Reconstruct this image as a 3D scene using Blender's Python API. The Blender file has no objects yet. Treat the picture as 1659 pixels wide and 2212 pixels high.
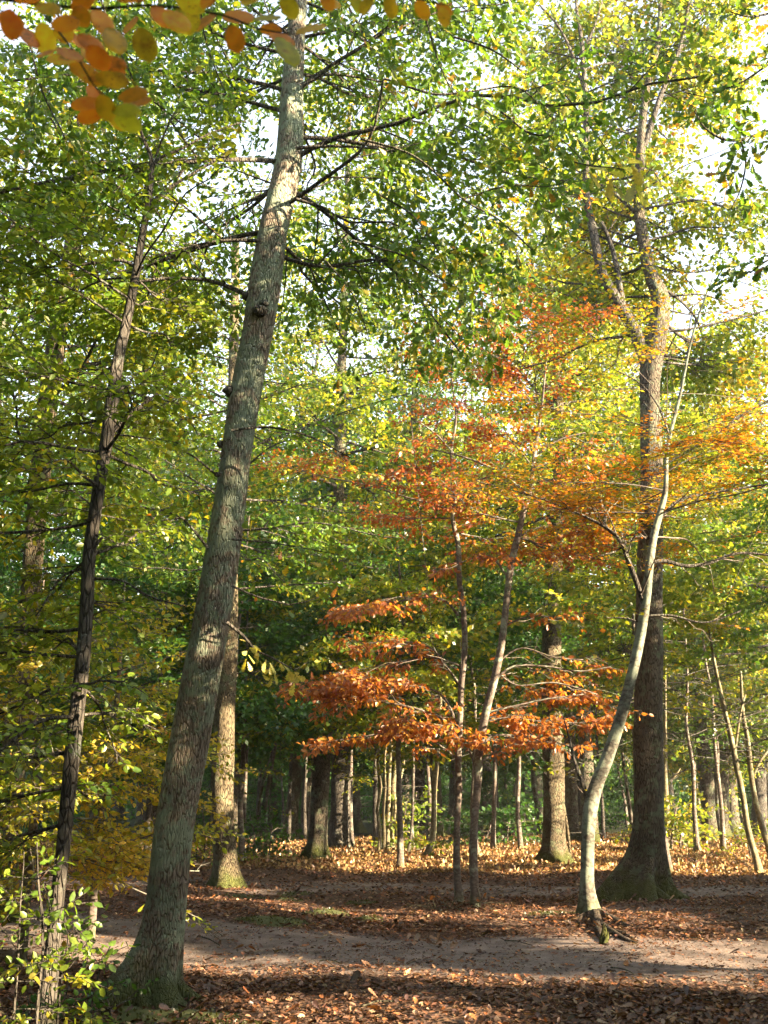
import bpy, math, random
import numpy as np
from mathutils import Vector

RS = np.random.RandomState(11)
random.seed(11)
scene = bpy.context.scene
COL = scene.collection

# ------------------------------------------------------------------ camera, sky, sun, exposure
EYE, PITCH, VFOV = 1.6, math.radians(14.8), math.radians(52.0)
cam_d = bpy.data.cameras.new('camera')
cam_d.sensor_fit = 'VERTICAL'; cam_d.sensor_height = 36.0
cam_d.lens = 18.0 / math.tan(VFOV / 2)
cam_d.clip_start = 0.05; cam_d.clip_end = 3000
cam_d.dof.use_dof = True; cam_d.dof.focus_distance = 13.0; cam_d.dof.aperture_fstop = 9.0
cam = bpy.data.objects.new('camera', cam_d)
cam.location = (0, 0, EYE); cam.rotation_euler = (math.pi / 2 + PITCH, 0, 0)
COL.objects.link(cam); scene.camera = cam

SUN_EL = math.radians(19.0)
SUN = np.array([0.91, -0.41, 0.0]); SUN /= np.linalg.norm(SUN)
SUN = np.array([SUN[0] * math.cos(SUN_EL), SUN[1] * math.cos(SUN_EL), math.sin(SUN_EL)])
world = bpy.data.worlds.new('World'); scene.world = world; world.use_nodes = True
wn = world.node_tree
bg = wn.nodes['Background']
sky = wn.nodes.new('ShaderNodeTexSky'); sky.sky_type = 'NISHITA'; sky.sun_disc = False
sky.sun_elevation = SUN_EL
sky.sun_rotation = math.atan2(SUN[0], SUN[1])
sky.air_density = 1.0; sky.dust_density = 2.0; sky.ozone_density = 1.0
hsv = wn.nodes.new('ShaderNodeHueSaturation'); hsv.inputs['Saturation'].default_value = 0.5; hsv.inputs['Value'].default_value = 1.25
wn.links.new(sky.outputs[0], hsv.inputs['Color'])      # thin bright haze over the blue
wn.links.new(hsv.outputs[0], bg.inputs[0]); bg.inputs[1].default_value = 0.077
sl = bpy.data.lights.new('sun', 'SUN'); sl.energy = 5.0; sl.angle = math.radians(0.6); sl.color = (1.0, 0.80, 0.52)
so = bpy.data.objects.new('sun', sl); COL.objects.link(so)
so.rotation_euler = Vector(SUN).to_track_quat('Z', 'Y').to_euler()
so.location = (20, -10, 20)
vs = scene.view_settings
vs.view_transform = 'Standard'; vs.look = 'None'; vs.gamma = 1.0; vs.use_curve_mapping = False
vs.exposure = 3.24
cy = scene.cycles
cy.max_bounces = 7; cy.diffuse_bounces = 4; cy.transmission_bounces = 4; cy.glossy_bounces = 2
cy.transparent_max_bounces = 4; cy.sample_clamp_indirect = 6.0
cy.use_denoising = True

# ------------------------------------------------------------------ coordinates
FD = 1106.0 / math.tan(VFOV / 2)          # focal length in the 1659x2212 frame the photo was measured in
def ray(u, v):
    xc = (u - 829.5) / FD; yc = (1106.0 - v) / FD
    cp, sp = math.cos(PITCH), math.sin(PITCH)
    return np.array([xc, cp - yc * sp, sp + yc * cp])
def P(u, v, d):
    r = ray(u, v); t = d / r[1]
    return np.array([r[0] * t, d, EYE + r[2] * t]), t
def terrain(x, y):
    x = np.asarray(x, float); y = np.asarray(y, float)
    h = 0.035 * np.sin(0.9 * x + 1.3) * np.cos(0.7 * y) + 0.05 * np.sin(0.31 * x - 0.23 * y + 2.0) + 0.02 * np.sin(2.1 * x + 0.8 * y)
    h = h + 0.11 * np.exp(-(((x - 2.78) / .75) ** 2 + ((y - 14.1) / .6) ** 2)) + 0.05 * np.exp(-(((x - 4.1) / 1.6) ** 2 + ((y - 16.4) / 1.2) ** 2)) + 0.015 * np.sin(3.3 * y - 1.7 * x)
    return h * np.clip((y - 2) / 6, 0, 1)
def G(u, v):
    r = ray(u, v); t = EYE / -r[2]
    return np.array([r[0] * t, r[1] * t])
def vdepth(v):
    return float(G(829.5, v)[1])

def noise2(x, y, s=1.0, o=0.0):
    x = x * s; y = y * s
    return (np.sin(1.7 * x + 2.3 * np.sin(0.9 * y + o) + o) + np.sin(2.1 * y + 1.9 * np.sin(1.1 * x + 2 * o)) + 0.7 * np.sin(3.7 * x + 3.1 * y + o)) / 2.7

# ------------------------------------------------------------------ where the sun comes through the canopy
def poly(pts): return np.array([G(u, v) for u, v in pts])
LIT_POLY = [
    poly([(1085, 1950), (1190, 1952), (1420, 1990), (1659, 2070), (1659, 2128), (1400, 2085), (1230, 2040)]),
    poly([(0, 2000), (250, 2015), (520, 2062), (900, 2105), (1300, 2112), (1659, 2118), (1659, 2150), (1200, 2135), (860, 2133), (400, 2085), (0, 2045)]),
    poly([(405, 2150), (700, 2150), (900, 2185), (1050, 2240), (1050, 2330), (380, 2330)]),
    poly([(480, 1905), (600, 1912), (560, 1925), (480, 1925)]),
]
def inpoly(x, y, pg):
    c = np.zeros(x.shape, bool); n = len(pg); j = n - 1
    for i in range(n):
        xi, yi = pg[i]; xj, yj = pg[j]
        k = ((yi > y) != (yj > y))
        with np.errstate(divide='ignore', invalid='ignore'):
            c ^= k & (x < (xj - xi) * (y - yi) / (yj - yi + 1e-12) + xi)
        j = i
    return c
LIT_PT = []       # (ground x, ground y, radius, height of target)
def lit(u, v, d, r):
    p, _ = P(u, v, d); k = p[2] / SUN[2]
    LIT_PT.append((p[0] - SUN[0] * k, p[1] - SUN[1] * k, r, p[2]))
SHADE_PT = []     # where the canopy stays closed: the shaded lower oak trunk
for v_ in range(600, 2180, 45):
    if 1370 < v_ < 1440: continue
    u_ = float(np.interp(v_, [600, 975, 1375, 1801, 2150], [572, 510, 452, 375, 335]))
    p_, _ = P(u_, v_, 9.0); k_ = p_[2] / SUN[2]; SHADE_PT.append((p_[0] - SUN[0] * k_, p_[1] - SUN[1] * k_, .30))
for v_ in range(1050, 1960, 60):
    p_, _ = P(1402 if v_ < 1800 else 1392, v_, 16.4); k_ = p_[2] / SUN[2]; SHADE_PT.append((p_[0] - SUN[0] * k_, p_[1] - SUN[1] * k_, .42))
def lit_keep(p, prob=0.96, margin=0.0):
    if margin:
        m = lit_keep(p, prob)
        e = math.cos(SUN_EL); q = np.array([-SUN[1] / e, SUN[0] / e, 0]) * margin
        for dv in (q, -q, np.array([0, 0, margin]), np.array([0, 0, -margin])): m &= lit_keep(p + dv, prob)
        return m
    return _lit_keep(p, prob)
def _lit_keep(p, prob):
    """leaves that stay: everything but the ones that would close the gaps the sun comes through"""
    k = p[:, 2] / SUN[2]
    gx = p[:, 0] - SUN[0] * k; gy = p[:, 1] - SUN[1] * k
    m = np.zeros(len(p), bool)
    near = (gx > -22) & (gx < 22) & (gy > 2) & (gy < 50)
    a = gx[near]; b = gy[near]; z = p[near, 2]
    s = (a > -1.0) & (a < 18) & (b > 22.6 + 0.35 * noise2(a, a, .6) - .06 * a) & (b < 37) & (noise2(a, b, 0.35, 1.0) + 0.9 * noise2(a, b * 3, 0.5, 4.0) > -0.38)
    s |= (a > -4.5) & (a <= -1.0) & (b > 25.5) & (b < 36) & (noise2(a, b * 2, 0.7, 1.0) > -0.4)
    s |= (a > -9) & (a <= -2.5) & (b > 29) & (b < 36) & (noise2(a, b, 0.8, 2.0) > 0.0)
    for i, pg in enumerate(LIT_POLY):
        q = inpoly(a, b, pg)
        if i >= 1: q &= noise2(a, b, 2.2, 3.0) > -0.45
        s |= q
    s &= z > 0.5
    e = math.cos(SUN_EL)
    sx, sy = SUN[0] / e, SUN[1] / e
    for (tx, ty, r, tz) in LIT_PT:
        dx = a - tx; dy = b - ty
        al = (dx * sx + dy * sy) * math.sin(SUN_EL); pe = -dx * sy + dy * sx
        s |= (al * al + pe * pe < (r + .07) ** 2) & (z > tz + 0.35 + 0.3 * r)
    for (tx, ty, r) in SHADE_PT:
        dx = a - tx; dy = b - ty
        al = (dx * sx + dy * sy) * math.sin(SUN_EL); pe = -dx * sy + dy * sx
        s &= ~(al * al + pe * pe < r * r)
    m[near] = s
    return ~(m & (RS.rand(len(p)) < prob))

# ------------------------------------------------------------------ materials
def new_mat(name):
    m = bpy.data.materials.new(name); m.use_nodes = True
    nt = m.node_tree
    for n in list(nt.nodes): nt.nodes.remove(n)
    out = nt.nodes.new('ShaderNodeOutputMaterial')
    return m, nt, out
def N(nt, t, **kw):
    n = nt.nodes.new(t)
    for k, v in kw.items():
        if k.startswith('i_'):
            key = k[2:]; key = int(key) if key.isdigit() else key
            n.inputs[key].default_value = v
        else: setattr(n, k, v)
    return n
def L(nt, a, b): nt.links.new(a, b)

def leaf_material(name, trans=0.50, gloss=0.03):
    m, nt, out = new_mat(name)
    at = N(nt, 'ShaderNodeAttribute', attribute_name='col')
    tc = N(nt, 'ShaderNodeTexCoord')
    nz = N(nt, 'ShaderNodeTexNoise', i_Scale=55.0, i_Detail=2.0)
    L(nt, tc.outputs['Object'], nz.inputs['Vector'])
    mr = N(nt, 'ShaderNodeMapRange'); mr.inputs['To Min'].default_value = 0.72; mr.inputs['To Max'].default_value = 1.22
    mr.inputs['From Min'].default_value = 0.3; mr.inputs['From Max'].default_value = 0.7
    L(nt, nz.outputs['Fac'], mr.inputs['Value'])
    vm = N(nt, 'ShaderNodeVectorMath', operation='SCALE')
    L(nt, at.outputs['Color'], vm.inputs[0]); L(nt, mr.outputs[0], vm.inputs['Scale'])
    df = N(nt, 'ShaderNodeBsdfDiffuse'); L(nt, vm.outputs[0], df.inputs['Color'])
    tr = N(nt, 'ShaderNodeBsdfTranslucent')
    v2 = N(nt, 'ShaderNodeVectorMath', operation='MULTIPLY'); v2.inputs[1].default_value = (1.75, 1.55, 0.7)
    L(nt, vm.outputs[0], v2.inputs[0]); L(nt, v2.outputs[0], tr.inputs['Color'])
    mx = N(nt, 'ShaderNodeMixShader'); mx.inputs[0].default_value = trans
    L(nt, df.outputs[0], mx.inputs[1]); L(nt, tr.outputs[0], mx.inputs[2])
    gl = N(nt, 'ShaderNodeBsdfGlossy', i_Roughness=0.38); gl.inputs['Color'].default_value = (1, 1, 1, 1)
    m2 = N(nt, 'ShaderNodeMixShader'); m2.inputs[0].default_value = gloss
    L(nt, mx.outputs[0], m2.inputs[1]); L(nt, gl.outputs[0], m2.inputs[2])
    L(nt, m2.outputs[0], out.inputs['Surface'])
    return m
M_LEAF = leaf_material('leaf')
M_NEAR = leaf_material('blemished_leaf', 0.5, 0.03)
def _spots(m):
    nt = m.node_tree; tc = next(n for n in nt.nodes if n.type == 'TEX_COORD'); sc = next(n for n in nt.nodes if n.type == 'VECT_MATH' and n.operation == 'SCALE')
    vo = N(nt, 'ShaderNodeTexVoronoi', i_Scale=210.0); L(nt, tc.outputs['Object'], vo.inputs['Vector'])
    nz = N(nt, 'ShaderNodeTexNoise', i_Scale=38.0, i_Detail=3.0); L(nt, tc.outputs['Object'], nz.inputs['Vector'])
    a = N(nt, 'ShaderNodeMapRange'); a.inputs['From Min'].default_value = .32; a.inputs['From Max'].default_value = .18; L(nt, vo.outputs['Distance'], a.inputs['Value'])
    b = N(nt, 'ShaderNodeMapRange'); b.inputs['From Min'].default_value = .46; b.inputs['From Max'].default_value = .62; L(nt, nz.outputs['Fac'], b.inputs['Value'])
    c = N(nt, 'ShaderNodeMath', operation='MULTIPLY'); L(nt, a.outputs[0], c.inputs[0]); L(nt, b.outputs[0], c.inputs[1])
    c2 = N(nt, 'ShaderNodeMath', operation='MAXIMUM'); b2 = N(nt, 'ShaderNodeMapRange'); b2.inputs['From Min'].default_value = .6; b2.inputs['From Max'].default_value = .7; b2.inputs['To Max'].default_value = .7
    L(nt, nz.outputs['Fac'], b2.inputs['Value']); L(nt, c.outputs[0], c2.inputs[0]); L(nt, b2.outputs[0], c2.inputs[1])
    mx = N(nt, 'ShaderNodeMix', data_type='RGBA'); mx.inputs['B'].default_value = (.28, .09, .02, 1)
    at = next(n for n in nt.nodes if n.type == 'ATTRIBUTE'); L(nt, at.outputs['Color'], mx.inputs['A']); L(nt, c2.outputs[0], mx.inputs['Factor']); L(nt, mx.outputs['Result'], sc.inputs[0])
_spots(M_NEAR)
M_DRY = leaf_material('dry_leaf', 0.12, 0.035)

def bark_material(name, c1, c2, lichen, lamt, scale=1.0, moss=0.0, mossh=0.5, bump=0.6, smooth=False, red=None, zs=0.16):
    m, nt, out = new_mat(name)
    tc = N(nt, 'ShaderNodeTexCoord')
    mp = N(nt, 'ShaderNodeMapping'); mp.inputs['Scale'].default_value = (scale, scale, scale * (zs if not smooth else 1.6))
    L(nt, tc.outputs['Object'], mp.inputs['Vector'])
    n0 = N(nt, 'ShaderNodeTexNoise', i_Scale=3.0, i_Detail=3.0); L(nt, mp.outputs[0], n0.inputs['Vector'])
    va = N(nt, 'ShaderNodeVectorMath', operation='MULTIPLY_ADD'); va.inputs[1].default_value = (0.10, 0.10, 0.16)
    L(nt, n0.outputs['Color'], va.inputs[0]); L(nt, mp.outputs[0], va.inputs[2])
    vo = N(nt, 'ShaderNodeTexVoronoi', feature='DISTANCE_TO_EDGE', i_Scale=(26.0 if not smooth else 9.0)); L(nt, va.outputs[0], vo.inputs['Vector'])
    cr = N(nt, 'ShaderNodeMapRange'); cr.inputs['From Max'].default_value = 0.16 if not smooth else 0.6
    L(nt, vo.outputs['Distance'], cr.inputs['Value'])
    n1 = N(nt, 'ShaderNodeTexNoise', i_Scale=30.0, i_Detail=5.0, i_Roughness=0.65); L(nt, va.outputs[0], n1.inputs['Vector'])
    hm = N(nt, 'ShaderNodeMath', operation='MULTIPLY_ADD'); hm.inputs[1].default_value = 1.1
    L(nt, n1.outputs['Fac'], hm.inputs[0]); L(nt, cr.outputs[0], hm.inputs[2])
    mix = N(nt, 'ShaderNodeMix', data_type='RGBA'); mix.inputs['A'].default_value = (*c1, 1); mix.inputs['B'].default_value = (*c2, 1)
    cl = N(nt, 'ShaderNodeMapRange'); cl.inputs['From Min'].default_value = 0.45; cl.inputs['From Max'].default_value = 1.9
    L(nt, hm.outputs[0], cl.inputs['Value']); L(nt, cl.outputs[0], mix.inputs['Factor'])
    # large patches of lichen
    n2 = N(nt, 'ShaderNodeTexNoise', i_Scale=4.5, i_Detail=8.0, i_Roughness=0.72); L(nt, tc.outputs['Object'], n2.inputs['Vector'])
    l1 = N(nt, 'ShaderNodeMapRange'); l1.inputs['From Min'].default_value = 0.60 - lamt * 0.25; l1.inputs['From Max'].default_value = 0.66 - lamt * 0.2
    l1.inputs['To Max'].default_value = 0.8
    L(nt, n2.outputs['Fac'], l1.inputs['Value'])
    m2 = N(nt, 'ShaderNodeMix', data_type='RGBA'); m2.inputs['B'].default_value = (*lichen, 1)
    L(nt, mix.outputs['Result'], m2.inputs['A']); L(nt, l1.outputs[0], m2.inputs['Factor'])
    # broad darker and lighter weathering
    n3 = N(nt, 'ShaderNodeTexNoise', i_Scale=1.7, i_Detail=4.0); L(nt, tc.outputs['Object'], n3.inputs['Vector'])
    r3 = N(nt, 'ShaderNodeMapRange'); r3.inputs['From Min'].default_value = 0.3; r3.inputs['From Max'].default_value = 0.7
    r3.inputs['To Min'].default_value = 0.7; r3.inputs['To Max'].default_value = 1.25
    L(nt, n3.outputs['Fac'], r3.inputs['Value'])
    sc = N(nt, 'ShaderNodeVectorMath', operation='SCALE'); L(nt, m2.outputs['Result'], sc.inputs[0]); L(nt, r3.outputs[0], sc.inputs['Scale'])
    last = sc.outputs[0]
    if moss > 0:
        sp = N(nt, 'ShaderNodeSeparateXYZ'); L(nt, tc.outputs['Object'], sp.inputs[0])
        n4 = N(nt, 'ShaderNodeTexNoise', i_Scale=6.0, i_Detail=5.0); L(nt, tc.outputs['Object'], n4.inputs['Vector'])
        ma = N(nt, 'ShaderNodeMath', operation='MULTIPLY_ADD'); ma.inputs[1].default_value = -1.0 / mossh; ma.inputs[2].default_value = 0.75
        L(nt, sp.outputs['Z'], ma.inputs[0])
        mb = N(nt, 'ShaderNodeMath', operation='ADD'); L(nt, ma.outputs[0], mb.inputs[0]); L(nt, n4.outputs['Fac'], mb.inputs[1])
        mc = N(nt, 'ShaderNodeMapRange'); mc.inputs['From Min'].default_value = 0.55; mc.inputs['From Max'].default_value = 1.0; mc.inputs['To Max'].default_value = moss
        L(nt, mb.outputs[0], mc.inputs['Value'])
        m3 = N(nt, 'ShaderNodeMix', data_type='RGBA'); m3.inputs['B'].default_value = (0.075, 0.085, 0.018, 1)
        L(nt, last, m3.inputs['A']); L(nt, mc.outputs[0], m3.inputs['Factor']); last = m3.outputs['Result']
    bs = N(nt, 'ShaderNodeBsdfPrincipled', i_Roughness=0.88)
    L(nt, last, bs.inputs['Base Color'])
    bs.inputs['Specular IOR Level'].default_value = 0.2
    bp = N(nt, 'ShaderNodeBump', i_Strength=bump, i_Distance=0.03 if not smooth else 0.008); L(nt, hm.outputs[0], bp.inputs['Height'])
    L(nt, bp.outputs[0], bs.inputs['Normal'])
    L(nt, bs.outputs[0], out.inputs['Surface'])
    return m
B_OAKMAIN = bark_material('grey_lichen_oak_bark', (0.09, 0.068, 0.052), (0.35, 0.285, 0.225), (0.29, 0.35, 0.255), 0.6, scale=1.9, zs=.2, moss=0.85, mossh=0.55, bump=1.0)
B_OAK = bark_material('brown_oak_bark', (0.03, 0.024, 0.017), (0.17, 0.14, 0.105), (0.16, 0.19, 0.12), 0.35, scale=1.6, zs=.2, moss=0.9, mossh=0.7, bump=1.0)
B_OAKW = bark_material('warm_oak_bark', (0.045, 0.034, 0.022), (0.19, 0.15, 0.095), (0.17, 0.19, 0.11), 0.3, scale=1.6, zs=.2, moss=0.9, mossh=0.5, bump=1.0)
B_BEECH = bark_material('pale_beech_bark', (0.045, 0.04, 0.033), (0.24, 0.22, 0.18), (0.19, 0.22, 0.17), 0.6, moss=0.5, mossh=0.35, bump=0.5, smooth=True)
B_THIN = bark_material('grey_sapling_bark', (0.08, 0.06, 0.05), (0.26, 0.22, 0.19), (0.26, 0.29, 0.23), 0.3, moss=0.4, mossh=0.3, bump=0.6, smooth=True)
B_DARK = bark_material('dark_hornbeam_bark', (0.028, 0.024, 0.02), (0.115, 0.10, 0.085), (0.18, 0.19, 0.16), 0.15, moss=0.2, mossh=0.3, bump=0.8, zs=0.3)
B_PALE = bark_material('cream_sapling_bark', (0.12, 0.10, 0.06), (0.32, 0.27, 0.17), (0.26, 0.28, 0.18), 0.3, moss=0.3, mossh=0.3, bump=0.4, smooth=True)

B_ROOT = bark_material('dark_root_bark', (0.02, 0.015, 0.011), (0.09, 0.065, 0.048), (0.10, 0.09, 0.06), 0.2, bump=1.0)

# ------------------------------------------------------------------ mesh building
def mesh_object(name, verts, faces_k, mat, parent=None, colors=None, smooth=True, origin=None):
    """faces_k: list of (F,k) int arrays"""
    verts = np.asarray(verts, np.float32).reshape(-1, 3)
    if origin is not None: verts = verts - np.asarray(origin, np.float32)
    me = bpy.data.meshes.new(name)
    faces_k = [f for f in faces_k if len(f)]
    nl = sum(f.size for f in faces_k); nf = sum(len(f) for f in faces_k)
    me.vertices.add(len(verts)); me.vertices.foreach_set('co', verts.ravel())
    me.loops.add(nl); me.polygons.add(nf)
    me.loops.foreach_set('vertex_index', np.concatenate([f.ravel() for f in faces_k]).astype(np.int32))
    tot = np.concatenate([np.full(len(f), f.shape[1], np.int32) for f in faces_k])
    st = np.concatenate([[0], np.cumsum(tot)[:-1]]).astype(np.int32)
    me.polygons.foreach_set('loop_start', st); me.polygons.foreach_set('loop_total', tot)
    if smooth: me.polygons.foreach_set('use_smooth', np.ones(nf, bool))
    if colors is not None:
        c = np.ones((len(verts), 4), np.float32); c[:, :3] = colors
        at = me.color_attributes.new('col', 'FLOAT_COLOR', 'POINT'); at.data.foreach_set('color', c.ravel())
    me.update(calc_edges=True); me.validate()
    me.materials.append(mat)
    o = bpy.data.objects.new(name, me); COL.objects.link(o)
    if parent is not None: o.parent = parent
    return o
def thing(name, label, cat, loc, group=None):
    o = bpy.data.objects.new(name, None); COL.objects.link(o)
    o.location = loc; o['label'] = label; o['category'] = cat; o.empty_display_size = 0.3
    if group: o['group'] = group
    return o
def tag(o, label, cat=None, group=None, kind=None):
    o['label'] = label
    if cat: o['category'] = cat
    if group: o['group'] = group
    if kind: o['kind'] = kind
    return o

def catmull(pts, step):
    pts = np.asarray(pts, float)
    Pn = np.vstack([2 * pts[0] - pts[1], pts, 2 * pts[-1] - pts[-2]])
    out = []
    for i in range(len(pts) - 1):
        p0, p1, p2, p3 = Pn[i:i + 4]
        n = max(1, int(np.linalg.norm((p2 - p1)[:3]) / step))
        t = (np.arange(n) / n)[:, None]
        out.append(0.5 * ((2 * p1) + (-p0 + p2) * t + (2 * p0 - 5 * p1 + 4 * p2 - p3) * t ** 2 + (-p0 + 3 * p1 - 3 * p2 + p3) * t ** 3))
    out.append(pts[-1:])
    return np.vstack(out)

class MB:
    def __init__(s): s.v = []; s.q = []; s.t = []; s.n = 0
    def add(s, v, q=None, t=None):
        if q is not None and len(q): s.q.append(np.asarray(q) + s.n)
        if t is not None and len(t): s.t.append(np.asarray(t) + s.n)
        s.v.append(v); s.n += len(v)
    def tube(s, pts4, nseg=12, step=0.15, lump=0.03, flare=None, cap=True, wob=0.0):
        """pts4: x,y,z,r ; flare=(z0,height,amount,nlobes,phase)"""
        c = catmull(pts4, step); p = c[:, :3]; r = np.maximum(c[:, 3], 0.0008)
        if wob:
            k = np.arange(len(p)); ph = RS.rand(2) * 6
            w = wob * np.sin(np.pi * k / max(1, len(p) - 1)) ** 0.5
            p[:, 0] += w * np.sin(k * step * 2.1 + ph[0]); p[:, 1] += w * np.sin(k * step * 1.7 + ph[1])
        tg = np.gradient(p, axis=0); tg /= np.linalg.norm(tg, axis=1)[:, None] + 1e-9
        ref = np.where(np.abs(tg[:, 2:3]) > 0.95, np.array([[0., 1., 0.]]), np.array([[0., 0., 1.]]))
        if np.abs(tg[:, 2]).mean() > 0.6: ref = np.tile([[0., 1., 0.]], (len(p), 1))
        elif np.abs(tg[:, 2]).max() < 0.97: ref = np.tile([[0., 0., 1.]], (len(p), 1))
        a = np.cross(ref, tg); a /= np.linalg.norm(a, axis=1)[:, None] + 1e-9
        b = np.cross(tg, a)
        th = np.arange(nseg) / nseg * 2 * math.pi
        R = r[:, None] * (1 + lump * (np.sin(3 * th[None] + p[:, 2:3] * 1.3 + 1) + 0.7 * np.sin(5 * th[None] - p[:, 2:3] * 2.7) + 0.8 * np.sin(2 * th[None] + p[:, 2:3] * 3.9)))
        if flare:
            z0, fh, am, nl, ph = flare
            k = np.clip(1 - (p[:, 2:3] - z0) / fh, 0, 1.3) ** 2.2
            lob = 0.42 + 0.62 * np.maximum(np.cos(nl * th[None] + ph + .5 * np.sin(th[None] * 2 + ph)), -0.55) + 0.22 * np.cos(2 * th[None] + ph * 2)
            R = R * (1 + am * k * lob)
        V = p[:, None] + R[:, :, None] * (np.cos(th)[None, :, None] * a[:, None] + np.sin(th)[None, :, None] * b[:, None])
        n = len(p); V = V.reshape(-1, 3)
        i = np.arange(n - 1)[:, None] * nseg; j = np.arange(nseg)[None]; j2 = (j + 1) % nseg
        q = np.stack([i + j, i + j2, i + nseg + j2, i + nseg + j], -1).reshape(-1, 4)
        t = []
        if cap:
            V = np.vstack([V, p[-1:] + tg[-1:] * r[-1] * 0.3]); top = n * nseg; base = (n - 1) * nseg
            t = np.stack([base + np.arange(nseg), base + (np.arange(nseg) + 1) % nseg, np.full(nseg, top)], -1)
        s.add(V, q, t)
    def sticks(s, P0, D, Ln, B, r0, r1, nseg=3, K=4, wob=0.0):
        """many thin curved tapering sticks at once"""
        M = len(P0)
        if M == 0: return
        t = np.linspace(0, 1, K)[None, :, None]
        p = P0[:, None] + D[:, None] * Ln[:, None, None] * t + B[:, None] * t * t
        if wob:
            w = wob * Ln[:, None, None] * np.sin(t * math.pi * 2.3 * RS.uniform(.8, 2.0, (M, 1, 1)) + RS.uniform(0, .6, (M, 1, 1))) * t
            p = p + w * nrm(RS.randn(M, 1, 3))
        tg = D[:, None] * Ln[:, None, None] + 2 * B[:, None] * t
        tg = tg / (np.linalg.norm(tg, axis=2, keepdims=True) + 1e-9)
        ref = np.where(np.abs(D[:, 2:3]) > 0.8, np.array([[1., 0., 0.]]), np.array([[0., 0., 1.]]))[:, None]
        a = np.cross(np.broadcast_to(ref, tg.shape), tg); a /= np.linalg.norm(a, axis=2, keepdims=True) + 1e-9
        b = np.cross(tg, a)
        R = r0[:, None] * (1 - t[:, :, 0]) + r1[:, None] * t[:, :, 0]
        th = (np.arange(nseg) / nseg * 2 * math.pi)[None, None, :, None]
        V = p[:, :, None] + R[:, :, None, None] * (np.cos(th) * a[:, :, None] + np.sin(th) * b[:, :, None])
        V = V.reshape(-1, 3)
        m = np.arange(M)[:, None, None] * (K * nseg); i = np.arange(K - 1)[None, :, None] * nseg; j = np.arange(nseg)[None, None]; j2 = (j + 1) % nseg
        q = np.stack([m + i + j, m + i + j2, m + i + nseg + j2, m + i + nseg + j], -1).reshape(-1, 4)
        s.add(V, q)
    def build(s, name, mat, parent=None, origin=None):
        if not s.v or (not s.q and not s.t): return None
        fk = []
        if s.q: fk.append(np.vstack(s.q))
        if s.t: fk.append(np.vstack(s.t))
        return mesh_object(name, np.vstack(s.v), fk, mat, parent, origin=origin)

# leaf templates: x along the leaf, y across, z up
T_OVAL = (np.array([[0, 0, 0], [.28, .27, .05], [.68, .25, .05], [1, 0, -.06], [.28, -.27, .05], [.68, -.25, .05]], float), np.array([[0, 4, 5, 3], [0, 3, 2, 1]]))
T_FAR = (np.array([[0, 0, 0], [.5, .34, .04], [1, 0, -.04], [.5, -.34, .04]], float), np.array([[0, 3, 2, 1]]))
def _oak():
    ys = [0.03, .10, .06, .20, .12, .29, .17, .31, .20, .20, 0.0]
    xs = [0, .12, .22, .34, .42, .55, .64, .76, .84, .94, 1.0]
    v = []; q = []
    for x, y in zip(xs, ys): v += [[x, 0, -.05 * x], [x, y, .04], [x, -y, .04]]
    for i in range(len(xs) - 1):
        a = i * 3; q += [[a, a + 3, a + 4, a + 1], [a, a + 2, a + 5, a + 3]]
    return np.array(v, float), np.array(q)
T_OAK = _oak()
T_BLADE = (np.array([[0, .03, 0], [.45, .03, .12], [1, 0, .0], [.45, -.03, .12], [0, -.03, 0]], float), np.array([[0, 4, 3, 1], [1, 3, 2, 2]]))

def leaves(name, p, d, n, size, col, mat, parent=None, tpl=T_FAR, origin=None, width=None):
    tv, tf = tpl
    if len(p) == 0: return None
    d = d / (np.linalg.norm(d, axis=1, keepdims=True) + 1e-9)
    w = np.cross(n, d); w /= np.linalg.norm(w, axis=1, keepdims=True) + 1e-9
    n = np.cross(d, w)
    wd = np.ones(len(p)) if width is None else width
    V = p[:, None] + size[:, None, None] * (tv[None, :, 0:1] * d[:, None] + tv[None, :, 1:2] * wd[:, None, None] * w[:, None] + tv[None, :, 2:3] * n[:, None])
    nv = len(tv)
    F = (tf[None] + (np.arange(len(p)) * nv)[:, None, None]).reshape(-1, tf.shape[1])
    C = np.repeat(col, nv, 0)
    return mesh_object(name, V.reshape(-1, 3), [F], mat, parent, colors=C, smooth=False, origin=origin)

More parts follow.
